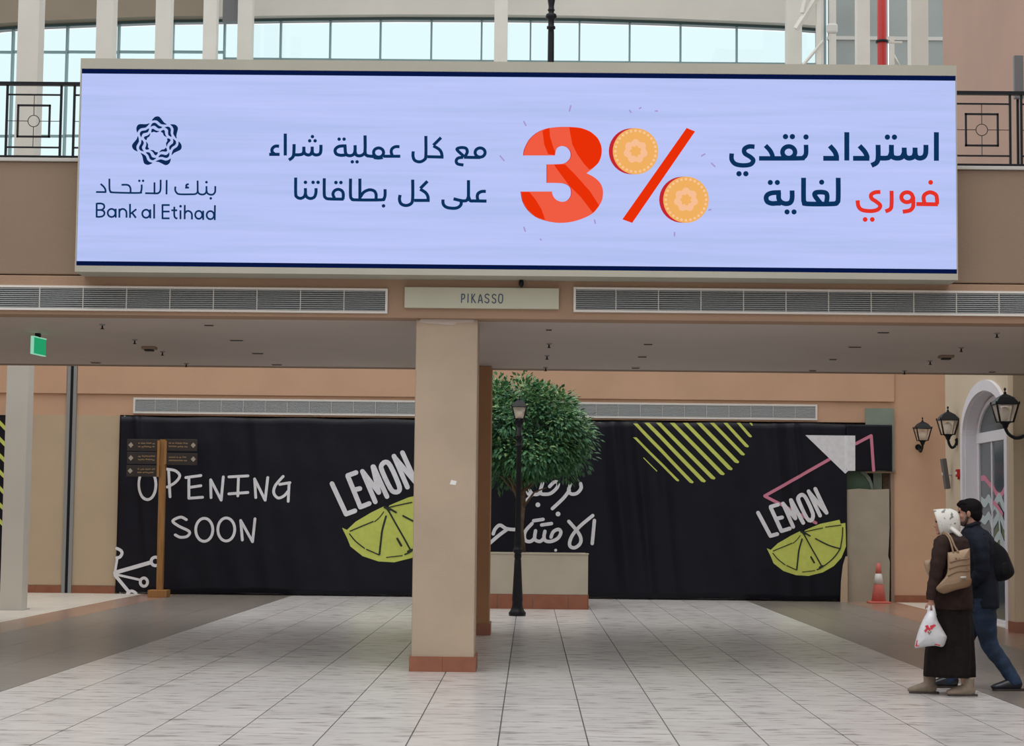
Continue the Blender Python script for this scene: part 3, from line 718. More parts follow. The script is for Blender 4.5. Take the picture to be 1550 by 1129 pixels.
# curved cream ring beam above and taupe roof edge
mid = [p for p in arch_pts if p[0] >= 330]
mb = MB(); mb.prism([(wx(a), wz(a, b)) for a, b in mid]+[(wx(1240), wz(1240,-60)), (wx(330), wz(330,-60))], YW-.4, YW+.4)
struct(mb.obj('trim_2', mat('cream_beam', (.52,.50,.45), .6, .05, .7)))
lf = [p for p in arch_pts if p[0] <= 330]
mb = MB(); mb.prism([(wx(a), wz(a, b)) for a, b in lf]+[(wx(330), wz(330,31)), (wx(330), wz(330,-60)), (wx(-140), wz(-140,-60))], YW-.5, YW+.4)
struct(mb.obj('trim_3', mat('taupe_beam', (.21,.17,.12), .7, .05, .7)))
# portal posts in front of the window
for i, (a, b, l) in enumerate([(359,381,'cream steel post at the left end of the arched window'), (748,768,'cream steel post in the middle of the arched window'), (1191,1214,'cream steel post at the right end of the arched window')]):
    Yq = 47.5; xa, xb = xx(a, 60, Yq), xx(b, 60, Yq)
    g = thing('post', ((xa+xb)/2, Yq, 4.9), l, 'post')
    MB().box(xa, xb, Yq, Yq+.36, 4.9, 17.5).obj('shaft', M['white'], g, .01)
# dark steel stanchion between posts
Yq = 48.0
tag(MB().box(xx(336,60,Yq), xx(358,60,Yq), Yq, Yq+.3, zz(346,32,Yq), 17.5).obj('drop_panel', M['gpanel'], loc=(xx(346,60,Yq), Yq, 15)), 'dark brown hanging panel left of the arched window post', 'panel')
# right end: inclined strut and frame
Yq = 46.5
g = thing('truss_end', (xx(1230,60,Yq), Yq, 4.9), 'cream slanting truss end with upright frame at the right of the arched window', 'truss')
for (a, b, c_, d, w__) in ((1205,44,1240,-10,10), (1216,98,1246,62,5), (1215,20,1222,-12,9)):
    p1, p2 = P(a, b, Yq), P(c_, d, Yq); MB().tube([p1, p2], w__*Yq/F/2, 4, sm=False).obj('strut', M['white'], g)
MB().box(xx(1236,60,Yq), xx(1243,60,Yq), Yq, Yq+.15, 4.9, 17.5).obj('upright', M['white'], g)
MB().box(xx(1243,60,Yq), xx(1247,60,Yq), Yq, Yq+.12, 4.9, 17.5).obj('upright', M['lgrey'], g)
MB().box(xx(1247.5,60,Yq), xx(1251,60,Yq), Yq, Yq+.12, 4.9, 17.5).obj('upright', M['teal'], g)
MB().box(xx(1252,60,Yq-.1), xx(1268,60,Yq-.1), Yq-.15, Yq+.0, zz(1260,52,Yq), zz(1260,37,Yq)).obj('gusset', M['lgrey'], g, .05)
# grey glazed wall to the right
Yg = 52.0
gw = struct(thing('wall_glazed', (8.5, Yg, 4.9), 'x', 'wall')); del gw['label']; del gw['category']
xs = [1252, 1300, 1345, 1390, 1436, 1480]
for i in range(5):
    xa, xb = xx(xs[i], 60, Yg)+.02, xx(xs[i+1], 60, Yg)-.02
    for (za, zb2) in ((4.9, 9.6), (9.65, zz(1300, 58, Yg)-.05), (zz(1300, 58, Yg)+.05, 18)):
        MB().box(xa, xb, Yg, Yg+.05, za, zb2).obj('panel', M['tpane2'] if 'tpane2' in M else M.setdefault('tpane2', mat('grey_cladding', (.27,.30,.29), .4, .12, .35)), gw)
MB().box(xx(1252,60,Yg), xx(1480,60,Yg), Yg-.04, Yg+.08, zz(1300,58,Yg)-.05, zz(1300,58,Yg)+.05).obj('transom', M['lgrey'], gw)
Yb_ = 43.6
g = thing('bracket_post', (xx(1351,75,Yb_), Yb_, 4.9), 'short cream stub post with side strut right of the red pipe', 'post')
MB().box(xx(1348,75,Yb_), xx(1354,75,Yb_), Yb_, Yb_+.1, 4.9, zz(1351,55,Yb_)).obj('post', M['white'], g)
MB().tube([P(1352,82,Yb_+.05), P(1361,99,Yb_+.05)], .03, 6).obj('strut', M['white'], g)

# upper street lamp standing on the bridge deck
def lamp_lantern(c, s, parent, glow=None):
    """four sided lantern, c = centre of the cage bottom, s = half width at the eaves"""
    cx, cy, cz = c; H = s*1.45; b = s*.55; tw = s*.90
    q = math.sqrt(2)
    MB().lathe((cx,cy,cz), [(b*q*1.05,-.03*s),(b*q*1.05,.06*s)], 4, rot=math.pi/4, sm=False).obj('cage_base', M['black'], parent)
    for sx_, sy in ((-1,-1),(1,-1),(1,1),(-1,1)):
        MB().tube([(cx+sx_*b, cy+sy*b, cz), (cx+sx_*tw, cy+sy*tw, cz+H)], s*.085, 6).obj('cage_bar', M['black'], parent)
    for (sx_, sy) in ((0,-1),(1,0),(0,1),(-1,0)):
        if sx_ == 0: vs = [(cx-b, cy+sy*b, cz+.05*s), (cx+b, cy+sy*b, cz+.05*s), (cx+tw, cy+sy*tw, cz+H), (cx-tw, cy+sy*tw, cz+H)]
        else: vs = [(cx+sx_*b, cy-b, cz+.05*s), (cx+sx_*b, cy+b, cz+.05*s), (cx+sx_*tw, cy+tw, cz+H), (cx+sx_*tw, cy-tw, cz+H)]
        MB().add(vs, [(0,1,2,3)]).obj('glass_pane', M['lglass'], parent)
    MB().lathe((cx,cy,cz), [(s*.12,.05*s),(s*.30,.25*s),(s*.42,.7*s),(s*.42,.95*s),(s*.2,1.25*s),(s*.05,1.3*s)], 14).obj('globe', M['frost'], parent)
    prof = [(s*q*.95,H),(s*q*1.0,H+.06*s),(s*q*.96,H+.12*s),(s*q*.80,H+.36*s),(s*q*.60,H+.62*s),(s*q*.34,H+.80*s),(s*q*.16,H+.9*s),(s*q*.10,H+.95*s)]
    MB().lathe((cx,cy,cz), prof, 4, rot=math.pi/4, sm=False).obj('roof', M['black'], parent)
    MB().lathe((cx,cy,cz), [(s*.05,H+.9*s),(s*.13,H+.98*s),(s*.13,H+1.05*s),(s*.05,H+1.12*s),(s*.05,H+1.2*s),(s*.11,H+1.28*s),(s*.09,H+1.4*s),(s*.01,H+1.48*s)], 12).obj('finial', M['black'], parent)
    for sx_, sy in ((-1,-1),(1,-1),(1,1),(-1,1)):
        MB().lathe((cx+sx_*s*.97, cy+sy*s*.97, cz), [(s*.05,H+.02*s),(s*.05,H+.16*s),(s*.07,H+.2*s),(s*.01,H+.3*s)], 8).obj('corner_spike', M['black'], parent)
YU = 21.5; c = P(834, 60, YU); sc_ = YU/F
g = thing('street_lamp', (c.x, YU, z_top-.15), 'black ornate lamp post rising above the middle of the screen', 'lamp')
zr = zz(834, 25, YU); z0 = z_top-.15
MB().lathe((c.x, YU, 0), [(.11,z0),(.11,z0+.08),(.07,z0+.2),(.045,z0+.5),(.036,zr-.2),(.033,zr-.15),(.05,zr-.145),(.05,zr-.12),(.035,zr-.11),(.035,zr-.04),(.06,zr-.02),(.066,zr),(.06,zr+.025),(.03,zr+.04),(.036,zr+.07),(.045,zr+.075),(.036,zr+.085),(.032,zr+.12),(.045,zr+.2),(.05,zr+.3),(.03,zr+.5),(.028,zr+.9)], 16).obj('pole', M['black'], g)
lamp_lantern((c.x, YU, zr+.9), .17, g)

# ================================================================== BANNER
YBn = 34.93
def fold(x, z):
    v = .006*math.sin(x*5.1+math.sin(z*2)*.8)+.004*math.sin(x*11+z*3.2)+.004*math.sin(z*7+x*1.4)
    for cx, a, s_ in ((1.55, .09, .13), (1.98, .06, .08), (-5.1, .03, .12), (2.4,.04,.1), (4.55,.05,.11), (4.9,.04,.07), (-7.3,.04,.06)):
        v += -a*math.exp(-((x-cx-(2.8-z)*.10)/s_)**2)*(.35+.65*min(1, max(0, z/2.5)))
    return v
def banner_mesh(x0, x1, z0f, z1f, Y, name, parent, nx=380, nz=30, th=.004):
    vs = []; fs = []
    for i in range(nx+1):
        x = x0+(x1-x0)*i/nx
        for j in range(nz+1):
            z = z0f(x)+(z1f(x)-z0f(x))*j/nz; vs.append((x, Y+fold(x, z), z))
    for i in range(nx):
        for j in range(nz):
            a = i*(nz+1)+j; fs.append((a, a+nz+1, a+nz+2, a+1))
    mb = MB().add(vs, fs, 0, True); o = mb.obj(name, M['banner'], parent)
    s_ = o.modifiers.new('s', 'SOLIDIFY'); s_.thickness = th; s_.offset = 1
    return o
bxL, bxR = xx(178, 770, YBn), xx(1282, 770, YBn); bxF = xx(1350, 680, YBn)
bt = zz(775, 636.5, YBn)
bn = thing('banner', ((bxL+bxR)/2, YBn, 0), 'huge black opening-soon banner with lime and white print across the shop front', 'banner')
banner_mesh(bxL, bxR, lambda x: .03+.015*math.sin(x*2.2)+.01*math.sin(x*6), lambda x: bt+.008*math.sin(x*4), YBn, 'cloth', bn)
zfl = zz(1320, 713, YBn)
banner_mesh(bxR-.01, bxF, lambda x: zfl+.01*math.sin(x*9), lambda x: bt-.01, YBn-.03, 'cloth_flap', bn, 40, 20)
YA = YBn-.04; AR = [0.0]
def art(name, items, m, label=None, base=0.0):
    mb = MB()
    for it in items:
        AR[0] += .00012; ps = base+(AR[0] % .006)
        if it[0] == 'r': ribbon(mb, it[1], it[2], YA, n=it[3] if len(it) > 3 else 5, push=ps)
        if it[0] == 'c': ribbon(mb, it[1], it[2], YA, closed=True, n=3, push=ps)
        if it[0] == 'd': disc(mb, it[1], it[2], YA, push=ps)
        if it[0] == 'p': poly(mb, it[1], YA, push=ps)
    # cut the flat print into a fine grid and lay it on the folds of the cloth
    bm = bmesh.new(); vv = [bm.verts.new(v) for v in mb.v]
    for f in mb.f: bm.faces.new([vv[i] for i in f])
    for ax, st_ in ((0, .06), (2, .25)):
        lo = min(v.co[ax] for v in bm.verts); hi = max(v.co[ax] for v in bm.verts); q = lo+st_
        while q < hi:
            co = [0,0,0]; co[ax] = q; no = [0,0,0]; no[ax] = 1
            bmesh.ops.bisect_plane(bm, geom=bm.verts[:]+bm.edges[:]+bm.faces[:], plane_co=co, plane_no=no); q += st_
    for v in bm.verts:
        pu = YA-v.co.y; flap = .03 if v.co.x > bxR-.012 else 0
        v.co.y = YBn+fold(v.co.x, v.co.z)-.009-pu-flap
    o = mb.obj(name, m, bn); og = Vector(bn['_o'])
    for v in bm.verts: v.co -= og
    bm.to_mesh(o.data); bm.free()
    if label: o['label'] = label
    return o
def t3(p_): return T(p_, 170, 640, 3.893)
art('lettering', [('c', t3(ellp(205,364,50,88)), 4.2), ('r', t3([(330,285),(338,435)]), 4.2), ('r', t3([(318,272),(370,282),(396,312),(370,350),(322,378)]), 4.2),
  ('r', t3([(432,322),(520,310)]), 4.2), ('r', t3([(450,325),(450,442)]), 4.2), ('r', t3([(455,380),(520,370)]), 4.2), ('r', t3([(450,444),(530,438)]), 4.2),
  ('r', t3([(580,440),(578,335)]), 4.2), ('r', t3([(578,335),(640,455)]), 4.2), ('r', t3([(640,455),(652,318)]), 4.2),
  ('r', t3([(685,318),(798,312)]), 4.2), ('r', t3([(742,318),(738,430)]), 4.2), ('r', t3([(685,418),(798,410)]), 4.2),
  ('r', t3([(845,440),(838,330)]), 4.2), ('r', t3([(838,330),(900,455)]), 4.2), ('r', t3([(900,455),(915,322)]), 4.2),
  ('r', t3([(1005,315),(960,368),(950,412),(975,442),(1010,430),(1036,400)]), 4.2), ('r', t3([(1040,355),(1035,462)]), 4.2), ('r', t3([(985,362),(1045,352)]), 4.2),
  ('r', t3([(435,570),(400,555),(355,578),(390,608),(452,640),(440,668),(400,674),(370,660)]), 4.2), ('c', t3(ellp(540,630,50,68)), 4.2), ('c', t3(ellp(670,628,50,68)), 4.2),
  ('r', t3([(765,690),(755,575)]), 4.2), ('r', t3([(755,575),(825,700)]), 4.2), ('r', t3([(825,700),(840,565)]), 4.2)], M['chalk'], 'white hand-drawn words opening soon')
def t2(p_): return T(p_, 0, 740, 5.133)
art('node_drawing', [('r', t2([(893,650),(1165,572)]), 6), ('c', t2(ellp(1205,563,33,33)), 4.6), ('r', t2([(890,662),(1082,706)]), 3.6), ('c', t2(ellp(1116,724,29,32)), 4.4),
  ('r', t2([(893,670),(1000,802)]), 5), ('r', t2([(985,832),(992,805),(1020,793),(1050,808),(1055,830)]), 4.4), ('r', t2([(893,640),(908,545)]), 3.6), ('r', t2([(905,462),(935,478),(945,500),(930,528),(905,535)]), 4.6)], M['chalk'])
def t5(p_): return T(p_, 690, 715, 7.045)
art('lettering', [('r', t5(q), 5.2) for q in ([(1330,118),(1335,170),(1290,222),(1230,228),(1203,190),(1222,122)], [(1210,190),(1150,272),(1030,385)],
  [(1000,150),(1050,102),(1090,110),(1080,160),(1020,218),(960,232),(900,215),(925,115)], [(905,215),(860,235),(810,222),(785,190),(765,200),(775,230)], [(815,235),(725,330)],
  [(1478,512),(1455,758)], [(1205,522),(1290,620),(1332,695),(1325,760),(1270,802),(1222,790),(1215,740),(1250,660),(1330,568),(1460,460)],
  [(1015,690),(1040,632),(1095,607),(1120,640),(1090,700),(1020,735),(960,730),(940,690),(950,628)], [(940,700),(900,735),(850,722),(840,690),(850,622)], [(840,700),(800,735),(750,730),(730,690),(745,622),(812,545)],
  [(830,515),(930,500)], [(915,560),(1020,545)], [(398,655),(420,602),(470,562),(540,600),(635,610)], [(540,612),(460,670),(350,765)], [(640,605),(720,640)])]
  + [('d', t5([(1090,443)])[0], 3.6), ('d', t5([(875,345)])[0], 3.6), ('d', t5([(1065,830)])[0], 2.2)], M['chalk'], 'white hand-drawn Arabic words')
def t6(p_): return T(p_, 490, 670, 5.647)
def t7(p_): return T(p_, 1135, 640, 4.706)
slice_out = [(122,893),(150,905),(200,858),(290,805),(362,770),(378,792),(392,765),(500,720),(640,690),(648,718),(682,712),(686,880),(655,960),(600,1020),(520,1065),(420,1090),(330,1085),(240,1055),(170,1000),(152,955)]
slice_in = [([(168,912),(300,857)], 5), ([(308,858),(335,835),(360,802)], 4), ([(373,828),(352,905),(345,960),(335,1045)], 8), ([(372,778),(392,805),(440,890),(480,960),(515,1025)], 7),
  ([(470,825),(560,870),(640,895)], 7), ([(385,778),(440,765),(520,748)], 5), ([(540,742),(650,728)], 5), ([(662,745),(660,800),(650,870),(640,905),(590,970),(515,1028),(480,1045)], 6),
  ([(165,928),(200,970),(250,1010)], 5), ([(262,1016),(330,1046)], 5), ([(375,1062),(465,1052)], 4), ([(437,955),(460,995)], 9), ([(395,785),(430,805)], 8), ([(365,775),(395,790)], 10), ([(500,1030),(520,1020)], 12)]
for (fn, LT) in ((lambda p_: [(584.7+(x-375)/4.706*1.25, 767.4+(y-775)/4.706*1.25) for x, y in p_], 0), (lambda p_: t7(p_), 1)):
    k = 1.25 if LT == 0 else 1.0
    art('lemon_slice_print', [('p', fn(slice_out))], M['lime'], 'lime green lemon half drawing')
    art('lemon_slice_lines', [('r', fn(q), wd*1.35/4.706*k, 3) for q, wd in slice_in], M['inkdark'], base=.007)
art('pink_straw_line', [('r', T([(1115,325),(780,515)], 930,600,3.422), 4.6, 1), ('r', T([(782,517),(1045,655)], 930,600,3.422), 4.6, 1),
  ('r', T([(1250,245),(1330,203)], 930,600,3.422), 4.6, 1), ('r', T([(1330,203),(1343,383)], 930,600,3.422), 4.6, 1)], M['pinkp'])
art('lettering', [('r', t6(q), 7.2, 1) for q in ([(70,350),(190,610)], [(190,610),(265,582)], [(205,285),(312,550)], [(205,280),(275,255)], [(262,402),(308,392)], [(312,550),(388,520)],
  [(440,505),(330,245)], [(330,245),(470,425)], [(470,425),(420,205)], [(425,205),(540,460)], [(715,380),(600,115)], [(605,125),(790,345)], [(790,345),(672,85)])]
  + [('c', t6([(492,195),(528,165),(570,198),(640,355),(645,408),(610,422),(570,392),(500,245)]), 7.2)], M['chalk'], 'white slanted word lemon', base=.008)
art('lettering', [('r', t7(q), 5.8, 1) for q in ([(60,640),(148,805)], [(148,805),(195,792)], [(150,605),(225,770)], [(150,597),(200,582)], [(192,682),(228,673)], [(225,770),(285,752)],
  [(310,740),(235,575)], [(235,575),(325,680)], [(325,680),(293,550)], [(295,550),(380,712)], [(502,660),(420,487)], [(425,495),(548,640)], [(548,640),(468,470)])]
  + [('c', t7([(347,528),(373,512),(403,540),(450,645),(440,692),(408,680),(350,562)]), 5.8)], M['chalk'], 'white slanted word lemon', base=.008)
def t8(p_): return T(p_, 930, 600, 3.422)
def stripe(a, b, c_, d, wd):
    n_ = Vector((c_-a, d-b)).normalized(); 
    return ('p', t8([(a-wd*.7, b), (a+wd*.7, b), (c_+wd*.55, d-wd*.3), (c_+wd*.15, d+2), (c_-wd*.75, d-2)]))
art('stripe_print', [stripe(*q) for q in ((105,212,330,438,12),(108,140,403,448,16),(168,136,465,443,18),(228,136,515,428,18),(300,136,563,406,18),(368,136,604,380,18),(438,136,638,344,18),(506,136,669,304,16),(575,136,690,262,15),(644,136,707,210,13),(706,136,714,150,8))]
  + [('r', t8([(152,318),(220,386)]), 1.4, 1)], M['lime'], 'lime diagonal stripes forming a half disc')
art('white_triangle_print', [('p', t8([(990,200),(1247,203),(1247,385),(1210,385),(1197,400)]))], M['chalk'], base=.004)
# second striped banner at the far left edge
g = thing('banner', (-12.2, YBn, 0), 'black and lime striped banner just showing left of the cream column', 'banner')
xe = xx(7, 700, YBn)
MB().box(-12.9, xe, YBn-.01, YBn, .15, zz(2, 628, YBn)).obj('cloth', M['banner'], g)
mb = MB()
for k in range(7):
    z = zz(2, 645+k*24, YBn); mb.add([(xe-.9, YBn-.014, z+.9), (xe, YBn-.014, z), (xe, YBn-.014, z-.09), (xe-.9, YBn-.014, z+.81)], [(0,3,2,1)])
mb.obj('stripe_print', M['lime'], g)

# ---- boards closing the right end of the shop front
Yc = YB-.02
def px_box(name, pts, Y, th, m, label=None, cat=None, parent=None, bevel=0):
    q = [P(a, b, Y) for a, b in pts]; mb = MB(); mb.prism([(v.x, v.z) for v in q], Y, Y+th)
    if parent: o = mb.obj(name, m, parent, bevel)
    else: o = mb.obj(name, m, None, bevel, loc=(q[0].x, Y, 0))
    if label: tag(o, label, cat)
    return o
px_box('plasterboard_sheet', [(1281,741),(1300,739.5),(1320,741),(1346,740),(1346.5,800),(1344.5,842),(1347,850),(1346,913),(1281,913)], Yc-.02, .02, M['board'], 'upright beige plasterboard sheet behind the traffic cone', 'board')
px_box('green_board', [(1310,618),(1353,618),(1353,713),(1310,713)], YB-.052-.022, .02, M['greenb'], 'pale grey green board behind the top right corner of the banner', 'board')
g = thing('green_offcut', (xx(1300,720,YB+.1), YB+.1, 2), 'green painted board above the beige plasterboard sheet', 'board')
px_box('board', [(1281,713),(1304,713),(1312,720),(1318,730),(1320,742),(1281,742)], YB+.1, .02, M['green'], parent=g)
px_box('curved_edge', [(1304,712),(1310,714),(1317,722),(1321,732),(1322,742),(1319,742),(1316,731),(1309,720),(1303,716)], YB+.08, .03, M['greenb'], parent=g)
px_box('grey_filler', [(1322,713),(1335,713),(1335,742),(1322,742)], YB+.14, .02, M['greenb'], 'narrow grey strip above the plasterboard sheet', 'board')
px_box('brown_batten', [(1336,713),(1348,713),(1348,742),(1336,742)], YB+.2, .03, M['bark'], 'brown timber batten above the plasterboard sheet', 'batten')
px_box('batten', [(1310,711),(1356,711.5),(1356,716),(1310,716)], Yc-.03, .03, M['taupe'], 'thin brown batten under the green board', 'batten')
px_box('torn_strip', [(1280,842),(1276,855),(1273,880),(1272,913),(1283,913),(1283,842)], YBn-.07, .012, M['beige'], 'torn tan cardboard strip at the right hem of the banner', 'cardboard')
# traffic cone
c = G(1330, 911); c.y = 34.55; c.x = xx(1330, 911, 34.55)
g = thing('traffic_cone', (c.x, c.y, 0), 'orange red traffic cone with white sleeve before the plasterboard sheet', 'cone')
MB().box(c.x-.19, c.x+.19, c.y-.19, c.y+.19, 0, .035).obj('base', M['cone'], g, .01)
MB().lathe((c.x, c.y, 0), [(.135,.03),(.085,.34),(.082,.35)], 20).obj('body', M['cone'], g)
MB().lathe((c.x, c.y, 0), [(.088,.345),(.060,.535)], 20).obj('sleeve', M['conew'], g)
MB().lathe((c.x, c.y, 0), [(.058,.53),(.036,.72),(.025,.725)], 20).obj('tip', M['cone'], g)

# ================================================================== SIGNPOST
Ysg = 33.7
ps = P(243, 903, Ysg); ps.z = 0
g = thing('signpost', (ps.x, Ysg, 0), 'wooden signpost with dark brown direction boards before the black banner', 'signpost')
k = Ysg/F
xt = xx(246, 700, Ysg)
MB().tube([(xx(242,893,Ysg), Ysg, .1), (xx(244.5,780,Ysg), Ysg, zz(244,780,Ysg)), (xx(247.5,666,Ysg), Ysg, zz(247,665,Ysg))], .055*math.sqrt(2), 4, up=(.7,.7,0), sm=False).obj('post', M['wood'], g)
MB().box(xx(226,900,Ysg), xx(255,900,Ysg), Ysg-.17, Ysg+.17, 0, .13).obj('base_block', M['wood'], g, .008)
for (a, b, yy, hh, side) in ((194,243,674,18,-1),(194,243,693.5,18,-1),(193,243,713,17,-1),(252,300,674,18,1),(252,300,695,18,1)):
    xa, xb = xx(a, yy, Ysg), xx(b, yy, Ysg); z = zz((a+b)/2, yy, Ysg); h = hh*k/2
    bd = MB().box(xa, xb, Ysg-.10, Ysg-.072, z-h, z+h).obj('direction_board', M['darkwood'], g, .006)
    mb = MB(); ax = xa+.07 if side < 0 else xb-.07
    mb.prism([(ax-.045, z), (ax, z-.05), (ax+.045, z), (ax, z+.05)], Ysg-.104, Ysg-.10); mb.obj('arrow_mark', M['board'], bd)
    mb = MB(); random.seed(int(a*7+yy))
    for r_ in (-.028, .032):
        x = xa+.2 if side < 0 else xa+.06; xe_ = xb-.1 if side < 0 else xb-.18
        while x < xe_:
            l = random.uniform(.02, .045); dz = random.uniform(-.006, .006)
            mb.box(x, x+l, Ysg-.103, Ysg-.1, z+r_+dz-.011, z+r_+dz+.011); x += l+random.choice((.004,.006,.02))
    stuff(mb.obj('faint_lettering', M['gold'], bd))
mb = MB()
for px_ in (241.5, 252): mb.box(xx(px_-1.8,690,Ysg), xx(px_+1.8,690,Ysg), Ysg-.115, Ysg-.06, zz(246,722 if px_<245 else 703,Ysg), zz(246,667,Ysg))
mb.obj('cleat', M['wood'], g)

# ================================================================== PLANTER AND TREE
Ypl = 30.9
pxr = xx(890, 880, Ypl); pxl = pxr-2.5; hpl = zz(820, 839, Ypl)
g = thing('planter', ((pxl+pxr)/2, Ypl+.9, 0), 'low cream plastered planter box with terracotta tile base under the tree', 'planter')
mb = MB(); d1 = Ypl+1.8; t = .12
mb.box(pxl, pxr, Ypl, Ypl+t, .24, hpl); mb.box(pxl, pxr, d1-t, d1, .24, hpl); mb.box(pxl, pxl+t, Ypl+t, d1-t, .24, hpl); mb.box(pxr-t, pxr, Ypl+t, d1-t, .24, hpl)
mb.obj('wall', M['planter'], g)
MB().box(pxl-.01, pxr+.01, Ypl-.01, Ypl+.16, hpl, hpl+.025).obj('coping', M['planter'], g, .004)
MB().box(pxl+t, pxr-t, Ypl+t, d1-t, .2, hpl-.06).obj('soil', M['soil'], g)
MB().box(pxl+.01, pxr-.01, Ypl+.01, d1-.01, 0, .24).obj('plinth', M['grout'], g)
edges = [pxr, xx(860,900,Ypl), xx(806.5,900,Ypl), xx(753,900,Ypl)]
while edges[-1] > pxl+.3: edges.append(edges[-1]-.585)
edges[-1] = pxl
for a, b in zip(edges, edges[1:]): MB().box(b+.005, a-.005, Ypl-.012, Ypl+.008, 0, .235).obj('tile', M['terra'], g)
for i in range(3):
    MB().box(pxr-.008, pxr+.012, Ypl+.6*i+.005, Ypl+.6*(i+1)-.005, 0, .235).obj('tile', M['terra'], g)
tc = P(792, 652, 31.8)
g = thing('tree', (tc.x, 31.8, hpl-.06), 'dense green leafy tree growing from the planter behind the lamp post', 'tree')
mb = MB(); z0 = hpl-.08
mb.tube([(tc.x+.02, 31.8, z0), (tc.x-.03, 31.82, z0+.5), (tc.x+.01, 31.8, z0+.95), (tc.x, 31.8, tc.z)], [.06,.05,.045,.03], 10)
random.seed(3)
for k in range(12):
    a = random.uniform(0, 6.28); l = random.uniform(.5, .95); s0 = (tc.x, 31.8, z0+random.uniform(.75, 1.3))
    e_ = (tc.x+math.cos(a)*l, 31.8+math.sin(a)*l, s0[2]+random.uniform(.2, .9)); md = [(s0[i]+e_[i])/2+(0,0,.1)[i] for i in range(3)]
    mb.tube([s0, md, e_], [.025,.018,.008], 6)
mb.obj('trunk', M['bark'], g)
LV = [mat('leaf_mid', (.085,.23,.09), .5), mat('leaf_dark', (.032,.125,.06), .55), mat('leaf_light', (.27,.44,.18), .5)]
mb = MB(); RX, RY, RZ = 1.25, 1.20, .96
clumps = []
for i in range(300):
    while True:
        q = Vector((random.uniform(-1,1), random.uniform(-1,1), random.uniform(-1,1)))
        n_ = (abs(q.x)**2.5+abs(q.y)**2.5+abs(q.z)**2.5)**(1/2.5)
        if .40 < n_ < .76+.13*math.sin(q.x*5.2+1)*math.sin(q.z*4.4+q.y*3)+.05: break
    if q.z < -.55 and abs(q.x) > .6 and q.x < 0 and random.random() < .3: continue
    clumps.append((q, random.uniform(.16, .28)))
for (q, r) in clumps:
    c0 = Vector((tc.x+q.x*RX, 31.8+q.y*RY, tc.z+q.z*RZ)); tone = random.random()
    for j in range(58):
        d = Vector((random.gauss(0,1), random.gauss(0,1), random.gauss(0,1))).normalized()
        p0 = c0+d*r*random.uniform(.55, 1.05)
        out = (d+Vector((q.x,q.y,q.z))*.8+Vector((random.uniform(-.5,.5), random.uniform(-.5,.5), -.35))).normalized()
        sd = out.cross(Vector((random.uniform(-.4,.4), random.uniform(-.4,.4), 1))).normalized(); nr = sd.cross(out)
        L_ = random.uniform(.07, .12); Wd = L_*.27
        a0 = p0; a1 = p0+out*L_*.45+nr*L_*.06; a2 = p0+out*L_-Vector((0,0,L_*.15))
        rr = random.random()*.75+tone*.25+(.15 if d.z > .2 else -.1)  # random tone, shifted lighter atop each clump: shading put into leaf colour
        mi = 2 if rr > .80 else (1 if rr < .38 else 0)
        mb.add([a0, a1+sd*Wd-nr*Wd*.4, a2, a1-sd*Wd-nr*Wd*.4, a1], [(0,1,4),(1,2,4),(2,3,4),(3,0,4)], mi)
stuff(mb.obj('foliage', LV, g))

# ================================================================== STREET LAMP (ground floor)
YL = G(782, 932).y
bx = xx(783, 925, YL); tx = xx(788, 620, YL); k = YL/F
g = thing('street_lamp', (bx, YL, 0), 'black cast iron street lamp standing in front of the planter and tree', 'lamp')
zl_ = lambda py: zz(786, py, YL)
prof = [(.125,0),(.13,.03),(.13,.05),(.105,.08),(.085,.13),(.075,.2),(.083,.24),(.080,.27),(.07,.45),(.062,.62),(.052,.85),(.045,.86),(.055,.88),(.055,.92),(.048,.94),(.078,.97),(.078,1.0),(.058,1.02),(.056,1.1),(.06,1.12),(.055,1.14),(.045,1.3),(.04,1.8),(.038,2.55),(.055,2.56),(.055,2.58),(.038,2.6),(.04,2.7),(.052,2.71),(.052,2.73),(.036,2.75),(.035,zl_(641))]
mb = MB(); vs_x = tx-bx
mb.lathe((bx, YL, 0), prof, 20)
mb.obj('pole', M['black'], g)
lamp_lantern((bx, YL, zl_(634)), 12.2*k, g)
MB().lathe((bx, YL, zl_(646)), [(.035,0),(.06,.05),(.075,.09),(.07,12*k)], 12).obj('lantern_holder', M['black'], g)

# ================================================================== RIGHT WALL WITH ARCHED DOOR
XW = 6.75; Y0w, Y1w = 25.9, 30.75
dY0, dY1 = 26.75, 29.35; ym = (dY0+dY1)/2; hw = (dY1-dY0)/2; zsp = 2.82; rise = .62
def arc(hw_, rise_, n=20): return [(ym+hw_*math.cos(math.pi*k/n), zsp+rise_*math.sin(math.pi*k/n)) for k in range(n+1)]
zC = 4.9
def side_wall(z_top_, m, name):
    a = arc(hw, rise)
    mb = MB()
    # left/right piers and the part above the arch, as strips
    mb.box(XW, XW+.35, Y0w, dY0, 0, z_top_); mb.box(XW, XW+.35, dY1, Y1w, 0, z_top_)
    for i in range(len(a)-1):
        (ya, za), (yb, zb3) = a[i], a[i+1]
        mb.prismx([(yb, zb3), (ya, za), (ya, z_top_), (yb, z_top_)], XW, XW+.35)
    return mb.obj(name, m)
wr = side_wall(zC, M['cream'], 'wall_right'); struct(wr)
struct(MB().box(XW, XW+8, Y0w-7, Y1w, zC, 19).obj('wall_right_upper', M['pink']))
struct(MB().box(XW+.35, XW+8, Y1w-.3, Y1w, 0, zC).obj('wall_right_return', M['cream']))
struct(MB().box(XW+2.2, XW+2.3, Y0w, Y1w-.3, 0, zC).obj('wall_inner', mat('dim_room', (.10,.12,.12), .8)))
